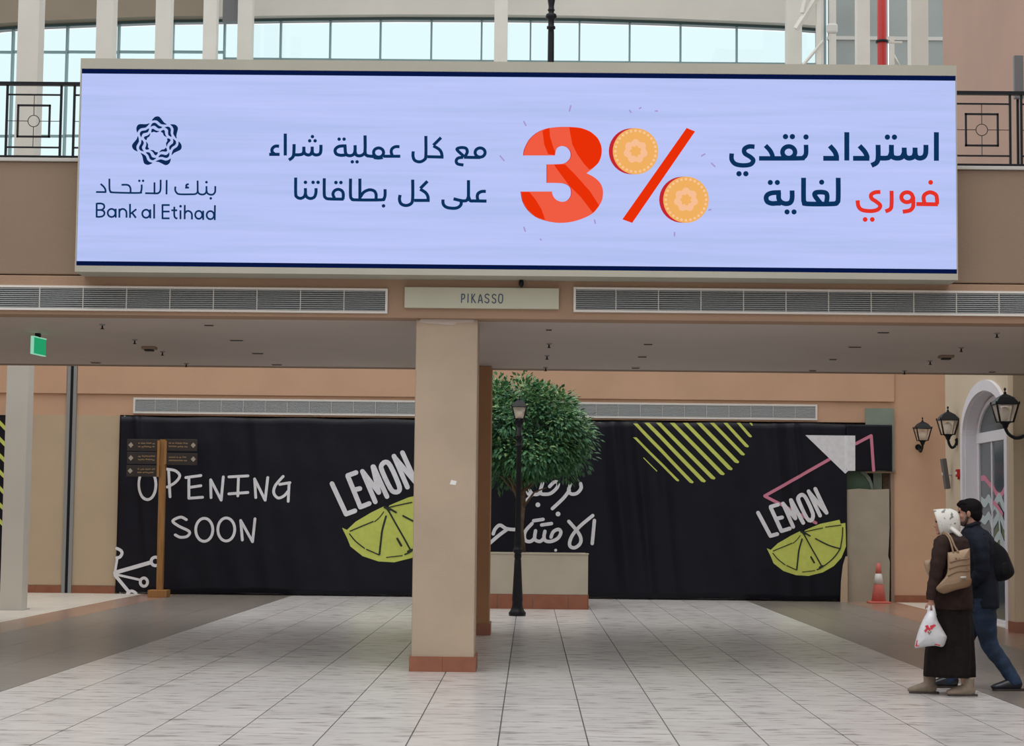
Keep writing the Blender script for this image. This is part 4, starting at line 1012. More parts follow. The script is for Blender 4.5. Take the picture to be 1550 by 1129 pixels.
# pilaster at the right edge of the view
px6 = xx(1535, 800, 25.75)
pillar('pillar', px6, px6+1.0, 25.75, 26.03, 4.95, M['beige'], 'beige pilaster with terracotta skirting at the right edge beside the arched door', .15, .02)
sk = MB().box(XW-.02, XW-.004, dY1+.14, Y1w, 0, .13).obj('baseboard_side', M['terra']); struct(sk)
# arch trim
D = struct(thing('door_1', (XW, ym, 0), 'x', 'door')); del D['label']; del D['category']
outer = arc(hw+.14, rise+.16); inner = arc(hw, rise)
mb = MB()
for i in range(len(outer)-1):
    mb.prismx([outer[i], outer[i+1], inner[i+1], inner[i]], XW-.05, XW+.0)
mb.box(XW-.05, XW, dY1, dY1+.14, 0, zsp); mb.box(XW-.05, XW, dY0-.14, dY0, 0, zsp); mb.obj('arch_trim', M['white2'], D)
mb = MB()   # reveal
rin = arc(hw-.02, rise-.02)
for i in range(len(inner)-1): mb.prismx([inner[i], inner[i+1], rin[i+1], rin[i]], XW, XW+.25)
mb.box(XW, XW+.25, dY1-.02, dY1, 0, zsp); mb.box(XW, XW+.25, dY0, dY0+.02, 0, zsp); mb.obj('reveal', M['white2'], D)
XG = XW+.2
mb = MB(); mb.box(XG-.04, XG+.04, dY0+.02, dY1-.02, zsp-.12, zsp+.04); mb.obj('transom', M['white2'], D, .006)
MB().box(XG-.03, XG+.03, dY1-.16, dY1-.02, .05, zsp-.12).obj('door_frame', M['white2'], D)
MB().box(XG-.03, XG+.03, dY0+.02, dY0+.12, .05, zsp-.12).obj('door_frame', M['white2'], D)
ymul = [dY1-.16, dY1-.16-.58, dY1-.16-1.16, dY0+.7, dY0+.12]
ymul = [dY1-.16-(dY1-dY0-.28)*i/3 for i in range(4)]
for i in (1, 2): MB().box(XG-.025, XG+.025, ymul[i]-.025, ymul[i]+.025, .05, zsp-.12).obj('mullion', M['white2'], D)
for i in range(3): MB().box(XG-.005, XG+.005, ymul[i+1]+.0, ymul[i]-.0, .05, zsp-.12).obj('pane', M['tpane'], D)
MB().box(XG-.06, XG+.06, dY0+.02, dY1-.02, 0, .06).obj('threshold', M['white2'], D)
a2 = arc(hw-.03, rise-.05); mb = MB()
pts_ = [(y, z) for y, z in a2]; mb.prismx(pts_, XG-.004, XG+.004); mb.obj('fanlight_pane', M['tpane'], D)
a3 = arc(hw-.16, rise-.12); mb = MB()
for i in range(len(a2)-1): mb.prismx([a2[i], a2[i+1], a3[i+1], a3[i]], XG-.03, XG+.03)
mb.obj('fanlight_frame', M['white2'], D)
# decals on the glass
DX = [0]
def decal(pts, wd, m):
    DX[0] += .0012
    c = smooth_curve([Vector((y, z)) for y, z in pts], 5); L = []; R = []
    for i in range(len(c)):
        t = (c[min(i+1, len(c)-1)]-c[max(i-1, 0)]).normalized(); n_ = Vector((-t.y, t.x))*wd/2
        L.append(c[i]+n_); R.append(c[i]-n_)
    N = len(c); vs = [(XG-.0065-DX[0], a.x, a.y) for a in L]+[(XG-.0065-DX[0], a.x, a.y) for a in R]
    MB().add(vs, [(i, i+1, i+1+N, i+N) for i in range(N-1)]).obj('glass_decal', m, D)
dpale = mat('pale_decal', (.46,.54,.56), .5)
decal([(29.15,2.16),(28.9,2.16),(28.6,2.06),(28.42,2.03),(28.2,1.92),(27.9,1.90),(27.5,2.06),(27.0,2.0)], .085, M['pinkp'])
for k, zc_ in enumerate((1.78, 1.52, 1.22, .95)):
    decal([(29.15,zc_+.05),(28.9,zc_),(28.65,zc_+.07),(28.45,zc_-.07),(28.25,zc_+.0),(28.0,zc_+.08),(27.7,zc_-.08),(27.3,zc_+.05),(26.95,zc_)], .13, dpale)
decal([(28.3,1.75),(28.05,1.6),(27.95,1.25),(27.8,1.0),(27.5,1.1)], .09, dpale)
decal([(28.4,1.8),(28.1,1.72),(27.8,1.6)], .07, M['pinkp'])
decal([(28.2,.72),(28.0,.85),(27.8,.78)], .12, M['lime'])

# wall lanterns
def wall_lantern(px_c, py_bot, s_px, Y, wall_pt, label, side):
    k = Y/F; c = P(px_c, py_bot, Y)
    g = thing('wall_lantern', c, label, 'lantern')
    lamp_lantern((c.x, c.y, c.z), s_px*k, g)
    s = s_px*k
    MB().lathe((c.x, c.y, c.z), [(.02*1,-.55*s),(s*.22,-.45*s),(s*.30,-.2*s),(s*.5,0)], 12).obj('socket', M['black'], g)
    w_ = Vector(wall_pt)
    dx = (w_-Vector(c)); dx.z = 0
    q = [Vector(c)+Vector((0,0,-.45*s)), Vector(c)+dx*.12+Vector((0,0,-.95*s)), Vector(c)+dx*.4+Vector((0,0,-1.3*s)), Vector(c)+dx*.72+Vector((0,0,-1.15*s)), Vector(c)+dx*.9+Vector((0,0,-.7*s)), Vector(c)+dx*.82+Vector((0,0,-.42*s))]
    MB().tube(smooth_curve(q, 5), [s*.14]*16+[s*.12]*10, 10).obj('arm', M['black'], g)
    MB().tube([Vector(c)+dx*.9+Vector((0,0,-.7*s)), Vector(c)+dx+Vector((0,0,-.7*s))], s*.12, 8).obj('arm_stub', M['black'], g)
    n_ = dx.normalized(); e2 = Vector(c)+dx
    mb = MB(); mb.tube([e2-n_*.02+Vector((0,0,-.7*s)), e2+Vector((0,0,-.7*s))], s*.38, 12, sm=False); mb.obj('wall_plate', M['black'], g)
    return g
c1 = P(1396.5, 667, 34.6); wall_lantern(1396.5, 667, 12.2, 34.6, (c1.x, YB, c1.z), 'smallest black wall lantern, on the orange wall', 0)
c2 = P(1435, 658, 29.9); wall_lantern(1435, 658, 14.8, 29.9, (XW, 29.9, c2.z), 'middle black wall lantern on a curled arm left of the arched door', 1)
c3 = P(1521.5, 639, 26.0); wall_lantern(1521.5, 639, 18.0, 25.62, (c3.x+.28, 25.75, c3.z), 'largest black wall lantern, at the right edge in front of the arched door', 1)
# heater panel and red box on the side wall
c = P(1431, 717, 30.3)
g = thing('tilted_panel', c, 'tilted grey rectangular panel on a white bracket below the middle lantern', 'panel')
R_ = Matrix.Rotation(math.radians(-8), 3, 'Y') @ Matrix.Rotation(math.radians(25), 3, 'Z')
mb = MB(); k = 30.3/F; rbox(mb, c.x, c.y, c.z, 4*k, .03, 23*k, R_); mb.obj('panel', M['gpanel'], g, .004)
MB().tube([c+Vector((.03,.03,.12)), (XW-.16, 30.3, c.z-.0), (XW, 30.3, c.z-.02)], .014, 8).obj('bracket', M['white2'], g)
MB().tube([c+Vector((.03,.03,-.12)), (XW-.16, 30.3, c.z-.0)], .010, 8).obj('bracket', M['white2'], g)
c = P(1448, 716, 29.75)
g = thing('call_point', (XW, 29.75, c.z), 'small red fire call point on the cream wall by the arched door', 'alarm')
MB().box(XW-.05, XW, 29.7, 29.82, c.z-.06, c.z+.06).obj('housing', M['red'], g, .006)
MB().box(XW-.055, XW-.05, 29.73, 29.79, c.z-.02, c.z+.02).obj('button', M['white2'], g)
MB().box(XW-.03, XW, 29.74, 29.78, c.z-.1, c.z-.06).obj('conduit', M['red'], g)

# side walls of the hall, outside the view, added to block sky light sideways
struct(MB().box(-13.3, -13.0, -12, YB, 0, 9).obj('wall_left', M['peach']))
struct(MB().box(XRt, XRt+.3, -12, 19, 0, 9).obj('wall_right_near', M['pink']))

# ================================================================== PEOPLE
def QC(Y0):
    return lambda x, y, v=0.0: P(1350+x/3.42, 730+y/3.42, Y0+v)
skin = mat('skin', (.42,.22,.15), .55, .05, 20)
skinm = mat('skin_tan', (.36,.19,.13), .55, .05, 20)
def head(mb, c, yaw, pitch=0.0, k=1.0):
    R = Matrix.Rotation(yaw, 3, 'Z') @ Matrix.Rotation(pitch, 3, 'Y')
    def e(p, r, RR=None): mb.ell(Vector(c)+R@(Vector(p)*k), [q*k for q in r], R if RR is None else R@RR)
    def t(ps, rs): mb.tube([Vector(c)+R@(Vector(p)*k) for p in ps], [r*k for r in rs], 8)
    e((-.012,0,.025), (.098,.078,.098)); e((.028,0,-.025), (.066,.062,.085)); e((.042,0,-.085), (.042,.040,.032)); e((.01,0,-.07), (.05,.055,.04))
    e((.062,0,.035), (.034,.052,.030)); t([(.082,0,.018),(.098,0,-.008),(.110,0,-.030)], [.009,.011,.015]); e((.098,0,-.034), (.014,.018,.010))
    e((.086,0,-.058), (.014,.024,.007)); e((.083,0,-.070), (.014,.021,.008)); e((.078,0,-.098), (.018,.022,.016))
    for s in (-1, 1):
        e((.060,s*.040,-.028), (.022,.022,.022)); e((-.006,s*.078,-.012), (.018,.009,.032)); e((.002,s*.084,-.008), (.012,.006,.024))
        e((.082,s*.030,.022), (.010,.018,.006))
    t([(-.02,0,-.05),(-.03,0,-.15)], [.056,.060])
    return R
def hand(mb, c, dn, fw, sd, curl=1.0, k=1.0):
    """c wrist, dn direction of the hand, fw where the knuckles face, sd thumb side"""
    c = Vector(c); dn = dn.normalized(); fw = fw.normalized(); sd = sd.normalized()
    mb.tube([c, c+dn*.045*k, c+dn*.085*k], [(.022*k,.026*k),(.016*k,.040*k),(.014*k,.040*k)], 10, up=tuple(fw))
    for i, L in enumerate((.072,.080,.075,.060)):
        b = c+dn*.082*k+sd*(.030-.020*i)*k
        q1 = b+dn*L*.42*k-fw*.006*k; q2 = q1+(dn*(.55-.5*curl)-fw*.75*curl-fw*.1)*L*.36*k; q3 = q2+(-dn*.6*curl-fw*.5+dn*(1-curl)*.8)*L*.3*k
        mb.tube([b-dn*.02*k, q1, q2, q3], [.0092*k,.0088*k,.0082*k,.0068*k], 8)
    b = c+dn*.03*k+sd*.026*k
    mb.tube([b, b+(dn*.6+sd*.6-fw*.3)*.035*k, b+(dn*.9+sd*.35-fw*.9)*.058*k], [.012*k,.0105*k,.0085*k], 8)
def loft(mb, st, seg=36, wob=0.0, nf=7, seed=0, cap=True):
    """st: (centre, half x, half y, fold amount) rings, closed tube of horizontal ellipses"""
    vs = []; rnd = random.Random(seed); ph = [rnd.uniform(0, 6.28) for _ in range(4)]
    st2 = []
    for i in range(len(st)-1):
        a, b = st[i], st[i+1]
        for k in range(4):
            t = k/4; t_ = t*t*(3-2*t)*.5+t*.5
            st2.append((Vector(a[0]).lerp(Vector(b[0]), t), a[1]+(b[1]-a[1])*t_, a[2]+(b[2]-a[2])*t_, a[3]+(b[3]-a[3])*t))
    st2.append((Vector(st[-1][0]), *st[-1][1:]))
    for j, (c, rx, ry, fd) in enumerate(st2):
        for k in range(seg):
            a = 2*math.pi*k/seg
            m = 1+fd*(math.sin(a*nf+ph[0]+j*.11)+.6*math.sin(a*(nf*2-1)+ph[1]-j*.07))+wob*math.sin(a*3+j*.9+ph[2])*math.sin(j*.55+ph[3])
            vs.append((c.x+math.cos(a)*rx*m, c.y+math.sin(a)*ry*m, c.z))
    n = len(st2); fs = [(i*seg+k, i*seg+(k+1) % seg, (i+1)*seg+(k+1) % seg, (i+1)*seg+k) for i in range(n-1) for k in range(seg)]
    fs = [tuple(reversed(f)) for f in fs]
    if cap: fs += [tuple(range(seg)), tuple((n-1)*seg+k for k in range(seg-1, -1, -1))]
    mb.add(vs, fs, 0, True)

# ---------------- woman
YWm = 16.5; Q = QC(YWm); S = YWm/F/3.42      # metres per crop pixel
gw_ = Q(300, 1085); 
wm = thing('person', (gw_.x, YWm, 0), 'woman in white patterned headscarf, long dark brown coat and skirt, walking left', 'person')
yawW = math.pi-.22      # facing left, a little away from the camera
fwd = Vector((math.cos(yawW), math.sin(yawW), 0)); lft = Vector((-fwd.y, fwd.x, 0))
hc = Q(276, 205, .03)
mb = MB(); head(mb, hc, yawW, .10, .92)
neck = Q(305, 262, .03)
mb.tube([Q(298,240,.03), Q(305,275,.03), Q(310,300,.02)], [.052,.056,.09], 12)
mb.tube([Q(308,290,.02), Q(312,360,.02), Q(312,450,.02), Q(312,560,.02), Q(312,620,.02)], [(.17,.10),(.16,.105),(.135,.10),(.165,.12),(.15,.12)], 16, up=(0,1,0))
shoulder = Q(262, 308, -.14)
el = Q(225, 470, -.20); wr_ = Q(203, 612, -.20)
mb.tube([shoulder, (shoulder+el)/2, el, (el+wr_)/2, wr_], [.052,.045,.038,.034,.025], 12)
shr = Q(330, 308, .19); elr = Q(300, 465, .22); wrr = Q(250, 560, .20)
mb.tube([shr, (shr+elr)/2, elr, (elr+wrr)/2, wrr], [.052,.045,.038,.034,.025], 12)
hand(mb, wr_, Vector((.02,-.02,-1)), Vector((0,-1,0)), Vector((-1,0,0)), 1.0, .88)
hand(mb, wrr, Vector((-.6,0,-.8)), Vector((0,1,0)), Vector((-.7,0,.5)), .8, .88)
fA = Vector((Q(190,1070).x, 16.62, 0)); fB = Vector((Q(372,1070).x, 16.42, 0))
for hip, kn, an in ((Q(300,600,.08), Q(250,830,.10), fA+Vector((.02,0,.10))), (Q(320,600,-.06), Q(335,830,-.06), fB+Vector((.0,0,.10)))):
    mb.tube([hip, (hip+kn)/2, kn, (kn+an)/2, an], [.085,.070,.050,.042,.034], 12)
    mb.tube([an+Vector((.02,0,-.03)), an+Vector((-.10,.01,-.06)), an+Vector((-.16,.02,-.075))], [.038,.034,.022], 10)
remesh(mb, 'body', skin, wm, .006)
# eyes
R = Matrix.Rotation(yawW, 3, 'Z') @ Matrix.Rotation(.10, 3, 'Y')
for s in (-1, 1):
    MB().ell(hc+R@(Vector((.080,s*.030,.010))*.92), (.010,.011,.008), R, 10, 6).obj('eye', M['black'], wm)
coat_m = mat('brown_coat', (.030,.017,.015), .9, .25, 18, .5, 120, spec=.2)
skirt_m = mat('dark_skirt', (.011,.0075,.0075), .9, .3, 18, .5, 120, spec=.2)
mb = MB()
loft(mb, [(Q(308,262,.02), .052, .055, 0), (Q(306,280,.02), .115, .13, .005), (Q(306,300,.02), .145, .20, .01), (Q(307,340,.02), .150, .225, .012), (Q(308,400,.02), .150, .20, .015), (Q(308,470,.02), .148, .185, .02),
          (Q(308,540,.02), .172, .195, .025), (Q(306,600,.02), .180, .20, .03), (Q(306,655,.02), .183, .205, .035)], 40, .006, 6, 1)
mb.obj('coat', coat_m, wm)
def sleeve(pts, rad, seed, parent, m, name='sleeve', f=.05):
    c = smooth_curve(pts, 6); n = len(c); rr = []
    rnd = random.Random(seed); ph = rnd.uniform(0, 6)
    for i in range(n):
        t = i/(n-1)*(len(rad)-1); a = int(min(t, len(rad)-2)); r = rad[a]+(rad[a+1]-rad[a])*(t-a)
        rr.append(r*(1+f*math.sin(i*1.5+ph)+f*.5*math.sin(i*2.9)))
    mb = MB(); mb.tube(c, rr, 20); return mb.obj(name, m, parent)
sleeve([Q(285,296,-.12), Q(262,325,-.185), Q(243,400,-.21), Q(228,475,-.215), Q(210,550,-.21), Q(203,606,-.20)], [.055,.078,.068,.056,.048,.042], 2, wm, coat_m)
sleeve([Q(320,300,.15), Q(335,330,.20), Q(320,400,.225), Q(300,465,.23), Q(275,515,.22), Q(258,548,.21)], [.055,.078,.070,.060,.050,.044], 5, wm, coat_m)
mb = MB()
loft(mb, [(Q(303,640,.02), .178, .185, .01), (Q(302,720,.02), .195, .20, .03), (Q(300,820,.02), .202, .21, .045), (Q(297,920,.02), .210, .215, .055), (Q(293,1003,.02), .214, .22, .06)], 48, .006, 7, 4)
mb.obj('skirt', skirt_m, wm)
scarf_m = bpy.data.materials.new('patterned_scarf'); scarf_m.use_nodes = True; n = scarf_m.node_tree; b = n.nodes['Principled BSDF']
g_ = n.nodes.new('ShaderNodeNewGeometry'); vo = n.nodes.new('ShaderNodeTexNoise'); vo.inputs['Scale'].default_value = 22; vo.inputs['Detail'].default_value = 1
r = n.nodes.new('ShaderNodeValToRGB'); r.color_ramp.elements[0].position = .345; r.color_ramp.elements[0].color = (.20,.21,.20,1); r.color_ramp.elements[1].position = .41; r.color_ramp.elements[1].color = (.66,.65,.61,1)
n.links.new(g_.outputs['Position'], vo.inputs['Vector']); n.links.new(vo.outputs['Fac'], r.inputs[0]); n.links.new(r.outputs[0], b.inputs['Base Color']); b.inputs['Roughness'].default_value = .8
mb = MB(); R = Matrix.Rotation(yawW, 3, 'Z') @ Matrix.Rotation(.10, 3, 'Y')
hs = hc
def hp(x, y, z): return hs+R@(Vector((x, y, z))*.95)
# hood shell: rings from the face opening back
vs = []; ring = 26; rows = 14
for i in range(rows+1):
    t = i/rows; xf = .092-.222*math.sin(t*math.pi/2)
    sc_r = (math.cos(t*math.pi/2)**.55) if t < 1 else 0.0
    for k in range(ring):
        a = 2*math.pi*k/ring
        bl = .90+.10*min(1, t/.35); ry = .090*sc_r*bl; rz = .120*sc_r*bl
        lo = math.sin(a) < 0
        zc_ = .012-(.012 if lo else 0); rr_z = rz*(1.24 if lo else .97)
        wv = 1+.020*math.sin(a*5+i*.8)+.016*math.sin(a*9-i)+.012*math.sin(i*1.7+a*2)
        xo = (-.020+.022*math.sin(a))*max(0, 1-t/.5)
        vs.append(hp(xf+xo, math.cos(a)*ry*wv, zc_+math.sin(a)*rr_z*wv))
fs = [(i*ring+k, i*ring+(k+1) % ring, (i+1)*ring+(k+1) % ring, (i+1)*ring+k) for i in range(rows) for k in range(ring)]
hood = MB().add(vs, fs, 0, True)
hood.tube([hp(.045,0,-.118), hp(.015,0,-.128), hp(-.02,0,-.135), hp(-.06,0,-.13)], [(.012,.04),(.040,.062),(.05,.07),(.03,.06)], 18)
# knot and tails at the nape
hood.tube([hp(-.05,.03,-.06), hp(-.10,.04,-.115), hp(-.135,.045,-.165), hp(-.150,.05,-.200)], [(.025,.06),(.022,.068),(.016,.060),(.006,.02)], 12)
hood.tube([hp(-.05,.0,-.09), hp(-.09,.03,-.145), hp(-.10,.05,-.20)], [(.02,.05),(.018,.05),(.005,.02)], 10)
o = remesh(hood, 'headscarf', scarf_m, wm, .006, 3) if False else hood.obj('headscarf', scarf_m, wm)
so = o.modifiers.new('s', 'SOLIDIFY'); so.thickness = .004
boot_m = mat('suede_boot', (.24,.19,.145), .85, .15, 20, .3, 90); sole_m = mat('boot_sole', (.05,.04,.035), .7)
def boot(an, yaw_, parent, m, ms, shaft=.14, L=.27, name='boot', k=1.0, w_=.045):
    R = Matrix.Rotation(yaw_, 3, 'Z'); a = Vector((an.x, an.y, 0))
    def lp(x, y, z): return a+R@(Vector((x, y, z))*k)
    mb = MB()
    mb.tube([lp(0,0,shaft+.02), lp(0,0,.10), lp(.005,0,.055)], [.056,.052,.050], 16)
    mb.tube([lp(-.055,0,.040), lp(-.02,0,.052), lp(.05,0,.050), lp(.12,0,.038), lp(.165,0,.032), lp(.19,0,.028)], [(.034,.034),(.052,w_),(.050,w_),(.034,w_+.002),(.024,w_*.85),(.012,w_*.5)], 14, up=(0,0,1))
    o = remesh(mb, name, m, parent, .007, 3)
    mb = MB(); out = []
    for x, hw_ in ((-.078,.02),(-.066,.034),(-.02,.038),(.03,.034),(.09,.043),(.13,.042),(.162,.030),(.178,.012)): out.append((x, hw_))
    top = [lp(x, h, .018) for x, h in out]+[lp(x, -h, .018) for x, h in reversed(out)]
    bot = [lp(x, h, 0) for x, h in out]+[lp(x, -h, 0) for x, h in reversed(out)]
    n_ = len(top); mb.add(top+bot, [tuple(range(n_)), tuple(range(2*n_-1, n_-1, -1))]+[(i, i+n_, (i+1) % n_+n_, (i+1) % n_) for i in range(n_)])
    mb.obj('sole', ms, o)
    return o
boot(fA+Vector((.035,0,0)), math.pi-.05, wm, boot_m, sole_m, .15)
boot(fB+Vector((.02,0,0)), math.pi+.1, wm, boot_m, sole_m, .14)
# handbag
bag_m = mat('tan_leather', (.31,.21,.13), .5, .08, 10, .15, 60); bagd = mat('tan_leather_dark', (.17,.10,.05), .5)
hb = thing('handbag', Q(320, 560, -.27), 'large tan leather shoulder bag with banded front, carried by the woman', 'bag')
def flatbag(pts, v0, v1, m, parent, name, Qf, puff=.02, n=4, seed=1):
    o2 = smooth_curve([Vector(p_) for p_ in pts], n, True) if n > 1 else [Vector(p_) for p_ in pts]
    cx = sum(p_.x for p_ in o2)/len(o2); cy = sum(p_.y for p_ in o2)/len(o2); vs = []; N = len(o2); rings = [(0,1.0),(.25,1.0),(.25,.9),(.25,.6),(.25,.3)]
    lv = [(v0+puff, .3), (v0+puff*.9, .0)]
    prof = [(v0, .35), (v0+puff*.12, .65), (v0+puff*.5, .88), (v0+puff, 1.0), (v1-puff, 1.0), (v1-puff*.5, .88), (v1, .5)]
    for (v, s_) in prof:
        for p_ in o2: vs.append(Qf(cx+(p_.x-cx)*s_, cy+(p_.y-cy)*s_, v))
    fs = [(i*N+k, i*N+(k+1) % N, (i+1)*N+(k+1) % N, (i+1)*N+k) for i in range(len(prof)-1) for k in range(N)]
    fs += [tuple(range(N-1, -1, -1)), tuple((len(prof)-1)*N+k for k in range(N))]
    return MB().add(vs, fs, 0, True).obj(name, m, parent)
flatbag([(288,372),(298,362),(340,355),(398,342),(404,350),(405,430),(406,520),(398,538),(320,560),(270,574),(236,560),(230,545),(250,520),(285,470)], -.30, -.19, bag_m, hb, 'body', Q, .032)
flatbag([(232,548),(262,525),(330,512),(405,492),(404,536),(330,558),(272,576),(236,562)], -.306, -.20, bagd, hb, 'bottom_panel', Q, .016)
for (pp) in ([(300,415),(345,402),(400,395)], [(296,448),(345,432),(402,425)], [(290,485),(340,462),(403,458)]):
    MB().tube([Q(x, y, -.302) for x, y in smooth_curve([Vector(p_) for p_ in pp], 4)], .007, 8).obj('seam_band', bagd, hb)
MB().tube([Q(355,492,-.315), Q(384,491,-.313)], .008, 8).obj('metal_plate', M['lgrey'], hb)
MB().tube([Q(330,390,-.300), Q(342,402,-.302), Q(352,394,-.300)], .006, 8).obj('flap_tab', bagd, hb)
MB().tube(smooth_curve([Q(345,362,-.28), Q(325,330,-.27), Q(305,285,-.25), Q(280,262,-.19), Q(262,268,-.13)], 5), [(.008,.013)]*21, 8).obj('strap', bag_m, hb)
MB().tube(smooth_curve([Q(318,366,-.27), Q(310,330,-.265), Q(296,290,-.24), Q(275,268,-.18), Q(260,280,-.13)], 5), [(.008,.013)]*21, 8).obj('strap', bag_m, hb)
flatbag([(166,410),(222,400),(226,440),(205,482),(186,478)], -.16, -.06, bag_m, hb, 'front_gusset', Q, .03)
# plastic bag
pl_m = mat('white_plastic', (.62,.63,.66), .35, .08, 9, .5, 18)
pbq = thing('plastic_bag', Q(203, 850, -.22), 'white plastic carrier bag with red print held in the woman\'s hand', 'bag')
pts = [(188,668),(222,668),(236,710),(258,752),(280,790),(284,806),(266,850),(225,846),(180,850),(128,857),(118,850),(124,815),(140,760),(160,712)]
o = flatbag(pts, -.29, -.13, pl_m, pbq, 'sack', Q, .065, 3)
for (a, b) in ((188, 196), (222, 212)):
    MB().tube([Q(a, 690, -.22), Q(a*.5+b*.5, 655, -.22), Q(b, 636, -.215)], [(.018,.006),(.012,.005),(.009,.004)], 8).obj('handle', pl_m, pbq)
redp = mat('red_bag_print', (.60,.03,.05), .5); grp = mat('grey_bag_print', (.16,.2,.18), .5)
def onbag(pp, m, nm):
    mb = MB(); o2 = [Q(x, y, -.2935) for x, y in pp]; N = len(o2); mb.add(o2+[v+Vector((0,.002,0)) for v in o2], [tuple(range(N)), tuple(range(2*N-1, N-1, -1))]+[(i, i+N, (i+1) % N+N, (i+1) % N) for i in range(N)]); mb.obj(nm, m, pbq)
for pp in ([(172,742),(186,738),(192,750),(204,758),(196,770),(186,762),(176,778),(166,768),(178,756)], [(198,742),(222,735),(230,741),(214,752),(208,764),(200,756)]): onbag(pp, redp, 'flower_print')
onbag([(190,784),(203,768),(206,772),(194,790)], grp, 'leaf_print'); onbag([(184,772),(190,770),(194,780),(188,782)], redp, 'flower_print')
for pp in ([(222,842),(236,820),(248,806),(253,822),(250,846)], [(124,850),(130,820),(140,810),(136,826),(142,848)]):
    mb = MB(); o2 = [Q(x, y, -.262) for x, y in pp]; N = len(o2); mb.add(o2+[v+Vector((0,.02,0)) for v in o2], [tuple(range(N)), tuple(range(2*N-1, N-1, -1))]+[(i, i+N, (i+1) % N+N, (i+1) % N) for i in range(N)]); mb.obj('corner_print', redp, pbq)

# ---------------- man
YMm = 17.10; Qm = QC(YMm)
gm = Qm(450, 1055)
mn = thing('person', (gm.x, YMm, 0), 'man in navy jacket and blue jeans with black backpack, walking left beyond the woman', 'person')
yawM = math.pi-.30
hcm = Qm(398, 158, .0)
mb = MB(); R = head(mb, hcm, yawM, .06, 1.0)
mb.tube([Qm(405,200), Qm(415,245), Qm(428,292)], [.056,.058,.075], 12)
mb.tube([Qm(440,292), Qm(450,345), Qm(462,440), Qm(472,540), Qm(475,620)], [(.15,.09),(.18,.11),(.16,.11),(.16,.12),(.155,.12)], 16, up=(0,1,0))
s1, e1, w1 = Qm(452,312,-.165), Qm(462,450,-.19), Qm(395,545,-.12)
s2, e2, w2 = Qm(432,312,.17), Qm(420,455,.22), Qm(370,560,.20)
for a_, b_, c_ in ((s1,e1,w1), (s2,e2,w2)): mb.tube([a_, (a_+b_)/2, b_, (b_+c_)/2, c_], [.055,.048,.040,.036,.027], 12)
hand(mb, w1, (w1-e1), Vector((0,-1,0)), Vector((-.3,0,1)), .8); hand(mb, w2, (w2-e2), Vector((0,1,0)), Vector((-.3,0,1)), .8)
mA = Vector((Qm(625,1055).x, 16.97, 0)); mB = Vector((Qm(310,1045).x, 17.22, 0))
kneeA = Qm(505, 835, -.03); ankA = Vector((Qm(612,1000).x, 16.99, .11)); hipA = Qm(470, 620, -.07)
kneeB = Qm(370, 830, .10); ankB = mB+Vector((.02,0,.10)); hipB = Qm(455, 620, .08)
for hip, kn, an in ((hipA,kneeA,ankA), (hipB,kneeB,ankB)):
    mb.tube([hip, (hip+kn)/2, kn, (kn+an)/2, an], [.09,.078,.056,.052,.036], 12)
for an, dz in ((ankA, 0), (ankB, 0)):
    mb.tube([an+Vector((.03,0,-.04)), an+Vector((-.10,.01,-.062)), an+Vector((-.17,.02,-.078))], [.038,.033,.02], 10)
remesh(mb, 'body', skinm, mn, .006)
for s in (-1, 1):
    MB().ell(hcm+R@Vector((.080,s*.030,.010)), (.011,.012,.008), R, 10, 6).obj('eye', M['black'], mn)
# hair: shell over the cranium, short at the sides
hair_m = mat('black_hair', (.004,.003,.004), .7, .3, 40, .6, 160, spec=.15); beard_m = mat('stubble', (.05,.03,.025), .8)
mb = MB(); random.seed(11)
def mp_(x, y, z): return hcm+R@Vector((x, y, z))
mb.ell(mp_(-.020,0,.045), (.108,.088,.088), R); mb.ell(mp_(-.060,0,-.005), (.062,.076,.085), R); mb.ell(mp_(.040,0,.092), (.050,.060,.030), R); mb.ell(mp_(.078,0,.078), (.026,.042,.018), R)
for s in (-1,1): mb.ell(mp_(-.035,s*.058,.01), (.035,.026,.055), R); mb.tube([mp_(.008,s*.076,.03), mp_(.016,s*.073,-.015)], [.012,.008], 8)
for i in range(40):
    a = random.uniform(0, 6.28); q = random.uniform(.2, 1); x = -.015+.09*q*math.cos(a); y = .075*q*math.sin(a)
    mb.tube([mp_(x, y, .085), mp_(x+.025, y+random.uniform(-.01,.01), .130-.04*q)], [.014,.006], 6)
remesh(mb, 'hair', hair_m, mn, .006, 2)
mb = MB(); mb.ell(mp_(.040,0,-.088), (.050,.046,.034), R)
for s in (-1,1): mb.tube([mp_(.010,s*.066,-.035), mp_(.022,s*.058,-.075), mp_(.05,s*.03,-.098)], [.012,.014,.016], 8)
remesh(mb, 'beard', beard_m, mn, .006, 2)
navy_m = mat('navy_jacket', (.007,.010,.020), .8, .3, 14, .5, 70, spec=.25); jean_m = mat('blue_jeans', (.010,.026,.060), .85, .6, 9, .3, 120)
mb = MB()
loft(mb, [(Qm(418,212,.0), .062, .066, 0), (Qm(420,232,.0), .075, .085, .005), (Qm(430,256,.0), .120, .165, .01), (Qm(438,290,.0), .145, .225, .012), (Qm(446,350,.0), .145, .225, .015), (Qm(455,430,.0), .140, .195, .02),
          (Qm(465,520,.0), .140, .19, .025), (Qm(472,600,.0), .138, .19, .03), (Qm(474,648,.0), .135, .185, .03)], 40, .012, 6, 8)
mb.obj('jacket', navy_m, mn)
MB().tube([Qm(385,228,-.03), Qm(410,222,-.075), Qm(440,212,-.06), Qm(452,212,.0)], [.016,.02,.02,.018], 10).obj('collar', navy_m, mn)
sleeve([Qm(440,284,-.14), Qm(455,318,-.20), Qm(462,385,-.225), Qm(465,455,-.215), Qm(430,505,-.18), Qm(402,535,-.135)], [.055,.082,.072,.066,.055,.047], 3, mn, navy_m)
